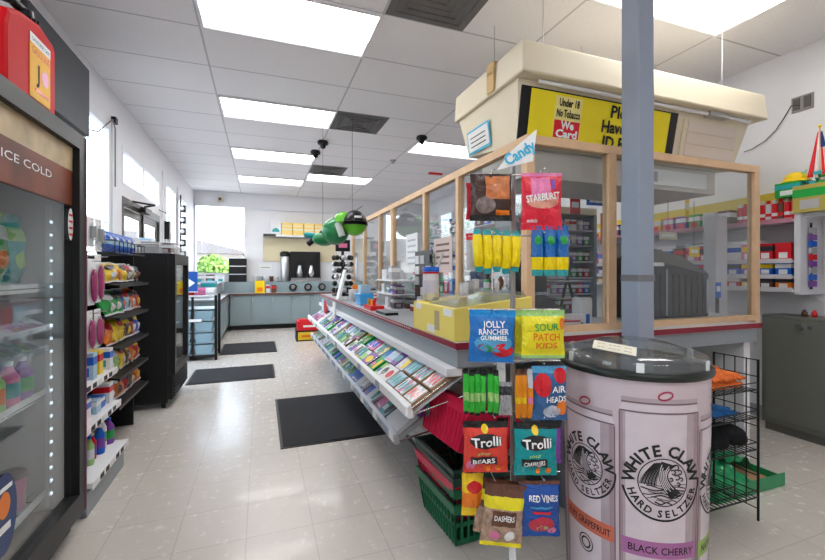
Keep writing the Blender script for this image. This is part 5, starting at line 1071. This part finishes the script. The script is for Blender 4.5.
o = b.build('price_note', bc); al = .30; yv = (-ff*math.cos(al)+Vector((0, 0, 1))*math.sin(al)); xv = (rr*.985-Vector((0, 0, 1))*.12).normalized(); zv = xv.cross(yv).normalized(); yv = zv.cross(xv)
pc = ff*.165-rr*.055; o.matrix_local = Matrix(((xv.x, yv.x, zv.x, pc.x), (xv.y, yv.y, zv.y, pc.y), (xv.z, yv.z, zv.z, .978), (0, 0, 0, 1))); o['label'] = 'cream handwritten note taped on the lid'
def patch(b, a0, a1, z0, z1, m, o, n=8): b.grid(lambda u, v: cy(a0+(a1-a0)*u, z0+(z1-z0)*v, o), n, 2, m)
def stroke(b, pts, w, m, o, fn):
    for (x0, y0), (x1, y1) in zip(pts, pts[1:]):
        dx, dy = x1-x0, y1-y0; L = math.hypot(dx, dy) or 1; nx, ny = -dy/L*w/2, dx/L*w/2
        b.add([fn(x0-nx, y0-ny, o), fn(x1-nx, y1-ny, o), fn(x1+nx, y1+ny, o), fn(x0+nx, y0+ny, o)], [(0, 1, 2, 3)], m)
def canprint(i, ac, w, zt, zb, zc, fl, name, blk, sc=1.0):
    b = MB(); a0, a1 = ac-w/2, ac+w/2
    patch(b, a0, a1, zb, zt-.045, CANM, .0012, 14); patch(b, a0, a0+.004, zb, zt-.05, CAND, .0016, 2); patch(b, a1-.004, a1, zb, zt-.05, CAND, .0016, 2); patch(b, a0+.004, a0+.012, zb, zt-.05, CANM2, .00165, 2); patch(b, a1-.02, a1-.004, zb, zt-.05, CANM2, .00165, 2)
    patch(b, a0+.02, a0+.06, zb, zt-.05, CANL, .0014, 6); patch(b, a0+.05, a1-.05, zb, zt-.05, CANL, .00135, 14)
    b.grid(lambda u, v: cy(ac+(u-.5)*(w-.025*v), zt-.045+.03*v, .0014), 14, 2, CANL); patch(b, a0+.008, a1-.008, zt-.018, zt-.006, CAND, .0018, 14); patch(b, a0+.008, a1-.008, zt-.012, zt+.002, CANM, .002, 14); patch(b, a0+.002, a1-.002, zt-.048, zt-.043, CAND, .002, 14)
    # pull ring
    ring = [(ac+.008+.022*math.cos(t*PI/10), zt+.012+.013*math.sin(t*PI/10)+.004*math.cos(t*PI/10)) for t in range(21)]
    stroke(b, ring, .006, RING, .0025, lambda x, y, o: cy(x, y, o))
    f = lambda x, y, o=.0026: cy(x, y, o)
    cx = ac+.004; rI = .078*sc
    stroke(b, [(cx+rI*math.cos(t*PI/24), zc+rI*math.sin(t*PI/24)) for t in range(-3, 52)], .0035, INK, .0024, f)
    # outer underline arc
    stroke(b, [(cx+1.62*rI*math.cos(t), zc+1.62*rI*math.sin(t)) for t in [PI*(1.07+.95*k/30) for k in range(31)]], .007*sc, INK, .0024, f)
    # wave: breaking crest drawn by strokes
    r2 = random.Random(5)
    g = lambda x, y: (cx+x*rI, zc+y*rI)
    def poly(pts, m, o): b.add([f(*g(x, y), o) for x, y in pts], [tuple(range(len(pts)))], m)
    def bez(p0, p1, p2, n=9): return [tuple((1-t)**2*a+2*t*(1-t)*c+t*t*e for a, c, e in zip(p0, p1, p2)) for t in [i/n for i in range(n+1)]]
    for k in range(11): # long lines up the back of the wave
        q = k/10; stroke(b, [g(*p) for p in bez((-.93+.62*q, -.1-.12*q), (-.8+.5*q, .35+.1*q), (-.38+.45*q, .8+.04*math.sin(3*q)))], (.002+.0022*(k % 2))*sc, INK, .0022, f)
    A = bez((-.1, .9), (-.45, .05), (.3, -.68), 14); B2 = bez((.5, .72), (-.25, .3), (.72, -.42), 14)
    for i in range(14): poly([A[i], A[i+1], B2[i+1], B2[i]], INK, .0023)     # dark hollow under the crest
    for k in range(5):  # pale streaks in the hollow
        t = .12+.17*k; stroke(b, [g(x0+(x1-x0)*t, y0+(y1-y0)*t) for (x0, y0), (x1, y1) in zip(A[1+k % 3:13-k % 2], B2[1+k % 3:13-k % 2])], .0028*sc, CANL, .0026, f)
    for x, y, r_ in ((.5, .62, .16), (.66, .42, .13), (.38, .42, .14), (.55, .2, .15), (.74, .12, .1), (.3, .12, .1), (.62, -.08, .1)): # foam curls
        stroke(b, [g(x+r_*(1-.08*t)*math.cos(2.4-.62*t), y+r_*(1-.08*t)*math.sin(2.4-.62*t)) for t in range(9)], .0045*sc, INK, .0025, f)
    for k in range(9): # sea ripples
        y = zc-rI*(.12+.095*k); hw = math.sqrt(max(0, rI*rI*.9-(y-zc)**2)); off = .25*rI if k % 2 else 0
        stroke(b, [(cx-hw+off+(2*hw-off)*j/10, y+.004*math.sin(j*.9+k)) for j in range(11)], (.0022+.0012*(k % 3))*sc, INK, .0023, f)
    # arc wording
    def arc(txt, r, a_mid, span, size, up, bold):
        n = len(txt); ws = [.55 if c in 'I ' else (1.25 if c == 'W' else 1.0) for c in txt]; tot = sum(ws); acc = 0
        for c, w_ in zip(txt, ws):
            p = (acc+w_/2)/tot; acc += w_
            a = a_mid+span*(.5-p) if up else a_mid-span*(.5-p)
            if c == ' ': continue
            b.text(c, size, INK, f, x=cx+r*math.cos(a), y=zc+r*math.sin(a), rot=a-PI/2 if up else a+PI/2, bold=bold)
    arc('WHITE CLAW', rI*1.36, PI*.515, PI*1.0, .052*sc, True, .035)
    arc('HARD SELTZER', rI*1.33, PI*1.52, PI*.86, .033*sc, False, .03)
    # flavour band
    zf = zc-.2*sc; patch(b, a0+.006, a1-.006, zf-.055, zf, fl, .0018, 14)
    b.text(name, .034, INK, f, x=cx, y=zf-.028, fit=w*.82, bold=.01)
    stroke(b, [(cx+.03*math.cos(t*PI/12), zf-.105+.03*math.sin(t*PI/12)) for t in range(25)], .004, INK, .0024, f)
    stroke(b, [(cx+.018*math.cos(t*PI/12), zf-.105+.018*math.sin(t*PI/12)) for t in range(25)], .006, INK, .0024, f)
    o = b.build('printed_can', bc, label='printed seltzer can with %s band' % blk)
PUR = mat('band_purple', (.42, .16, .36), .4); ORG = mat('band_coral', (.62, .15, .09), .4); LIM = mat('band_lime', (.3, .45, .1), .4)
deg = PI/180*R
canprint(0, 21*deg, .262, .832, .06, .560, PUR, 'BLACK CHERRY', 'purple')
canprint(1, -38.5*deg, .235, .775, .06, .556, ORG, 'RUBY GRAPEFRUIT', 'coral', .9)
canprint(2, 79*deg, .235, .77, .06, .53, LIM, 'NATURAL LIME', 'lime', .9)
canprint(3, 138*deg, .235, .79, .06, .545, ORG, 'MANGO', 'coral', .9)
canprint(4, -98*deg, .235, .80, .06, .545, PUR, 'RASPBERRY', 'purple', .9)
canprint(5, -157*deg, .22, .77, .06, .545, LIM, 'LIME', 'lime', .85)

# ---------- black wire rack right of barrel ----------
w = thing('wire_rack', 'low black wire rack right of the barrel cooler', 'wire rack', (0, 0, 0))
wx0, wx1, wy0, wy1, wz = 1.74, 2.345, 1.33, 1.545, .81
b = MB()
for x in (wx0, wx1):
    for y in (wy0, wy1): b.cyl((x, y, 0), (x, y, wz), .006, BLKM, n=8)
    for k in range(10): b.cyl((x, wy0, .06+.083*k), (x, wy1, .06+.083*k), .003, BLKM, n=5)
    for k in range(3): b.cyl((x, wy0+.054*(k+1), .06), (x, wy0+.054*(k+1), wz), .003, BLKM, n=5)
b.build('frame', w)
for z in (.12, .36, .52, .66):
    b = MB()
    for k in range(22): b.cyl((wx0+.028*k, wy0, z), (wx0+.028*k, wy1, z+.0), .0025, BLKM, n=5)
    for q in ((wy0), (wy1), ((wy0+wy1)/2)): b.cyl((wx0, q, z), (wx1, q, z), .004, BLKM, n=6)
    b.tube([(wx0, wy0, z+.035), (wx1, wy0, z+.035)], .003, BLKM, 5)
    b.build('wire_shelf', w)
def glove(c, label, loc, grp):
    m = {'orange': mat('glove_orange', (.72, .16, .03), .7, noise=.2), 'blue': mat('glove_blue', (.03, .18, .5), .6, noise=.2), 'black': mat('glove_black', (.012, .012, .014), .8)}[c]
    b = MB(); b.sph((0, 0, .018), .05, m, 12, (1, .85, .36)); b.cyl((0, .02, .018), (0, .1, .02), .03, m, .034, n=12)
    for k in range(4): a = -.35+.23*k; b.cyl((-.03+.02*k, -.03, .018), (-.03+.02*k+.05*math.sin(a), -.03-.07*math.cos(a)+.006*abs(k-1.5), .012), .0105, m, .008, n=8); b.sph((-.03+.02*k+.05*math.sin(a), -.03-.07*math.cos(a)+.006*abs(k-1.5), .012), .009, m, 8)
    b.cyl((.035, .0, .018), (.075, -.03, .014), .011, m, .009, n=8); b.sph((.075, -.03, .014), .0095, m, 8)
    o = b.build('work_glove', loc=loc, rz=rnd.uniform(-.3, .3)); tag(o, label, 'glove', grp); return o
k = 0
for i in range(5):
    for j in range(2):
        glove('orange', 'orange work glove on the upper wire rack tier, %s from the left, %s layer' % (['first', 'second', 'third', 'fourth', 'fifth'][i], ('lower', 'upper')[j]), (1.84+.1*i+.02*j, 1.46, .667+.035*j), 'orange gloves on the wire rack')
for i in range(4): glove('blue', 'blue work glove below the orange ones, %s from the left' % ['first', 'second', 'third', 'fourth'][i], (1.9+.1*i, 1.46, .527+.0*i), 'blue gloves on the wire rack')
for i in range(4):
    o = MB(); m = mat('knit_black', (.012, .012, .014), .9, bump=.4, nscale=200); o.sph((0, 0, .045), .085, m, 16, (1, 1, .55)); o.lathe([(.08, .01), (.088, .02), (.086, .045), (.08, .05)], m, n=24)
    tag(o.build('knit_hat', loc=(1.86+.14*i, 1.44, .367)), 'black knit hat on the middle wire rack tier, %s from the left' % ['first', 'second', 'third', 'fourth'][i], 'hat', 'black hats on the wire rack')
# green open carton and bag on the floor
GB = mat('bag_floor_green', (.01, .28, .1), .3, noise=.3, nscale=12, coat=.3)
t = thing('green_carton', 'green open carton with bare cardboard inside lying on floor behind rack', 'carton', (2.6, 1.62, 0), -.0)
b = box(-.3, .28, -.12, .22, .001, .008, CARD); b.box(-.3, .28, -.125, -.12, .001, .075, GB); b.box(-.3, .28, .22, .225, .001, .07, GB); b.box(-.305, -.3, -.12, .22, .001, .07, GB); b.box(.28, .285, -.12, .22, .001, .05, GB); b.build('tray', t)
b = MB().grid(lambda u, v: (-.3+.56*u, .02+.2*v, .06+.07*math.sin(u*PI)*(1-.5*v)+.022*math.sin(17*u+7*v)+.015*math.sin(31*u-5*v)), 26, 10, GB)
b.grid(lambda u, v: (-.3+.3*u, -.12+.24*v, .06+.05*math.sin(v*PI)+.018*math.sin(21*u+9*v)), 14, 10, GB); b.build('torn_wrap', t)

# ---------- camera, sky, sun ----------
cam = bpy.data.cameras.new('camera'); co = bpy.data.objects.new('camera', cam); COL.objects.link(co)
cam.sensor_width = 36; cam.lens = F/825*36; cam.shift_y = -8/825; cam.clip_start = .05
co.location = (0, 0, HC); co.rotation_euler = (PI/2, 0, -math.asin(ST)); bpy.context.scene.camera = co
wd = bpy.data.worlds.new('sky'); bpy.context.scene.world = wd; wd.use_nodes = True; nt = wd.node_tree
bg = nt.nodes['Background']; sk = nt.nodes.new('ShaderNodeTexSky'); sk.sky_type = 'NISHITA'; sk.sun_elevation = .9; sk.sun_rotation = 2.2; sk.sun_disc = False; sk.dust_density = 6; sk.air_density = 1
mx = nt.nodes.new('ShaderNodeMix'); mx.data_type = 'RGBA'; mx.inputs['Factor'].default_value = .75; mx.inputs['B'].default_value = (.95, .97, 1.0, 1)
nt.links.new(sk.outputs[0], mx.inputs['A']); nt.links.new(mx.outputs['Result'], bg.inputs['Color']); bg.inputs['Strength'].default_value = 4.5
sc_ = bpy.context.scene; sc_.view_settings.view_transform = 'Standard'; sc_.view_settings.look = 'None'; sc_.view_settings.gamma = 1; sc_.view_settings.exposure = .2
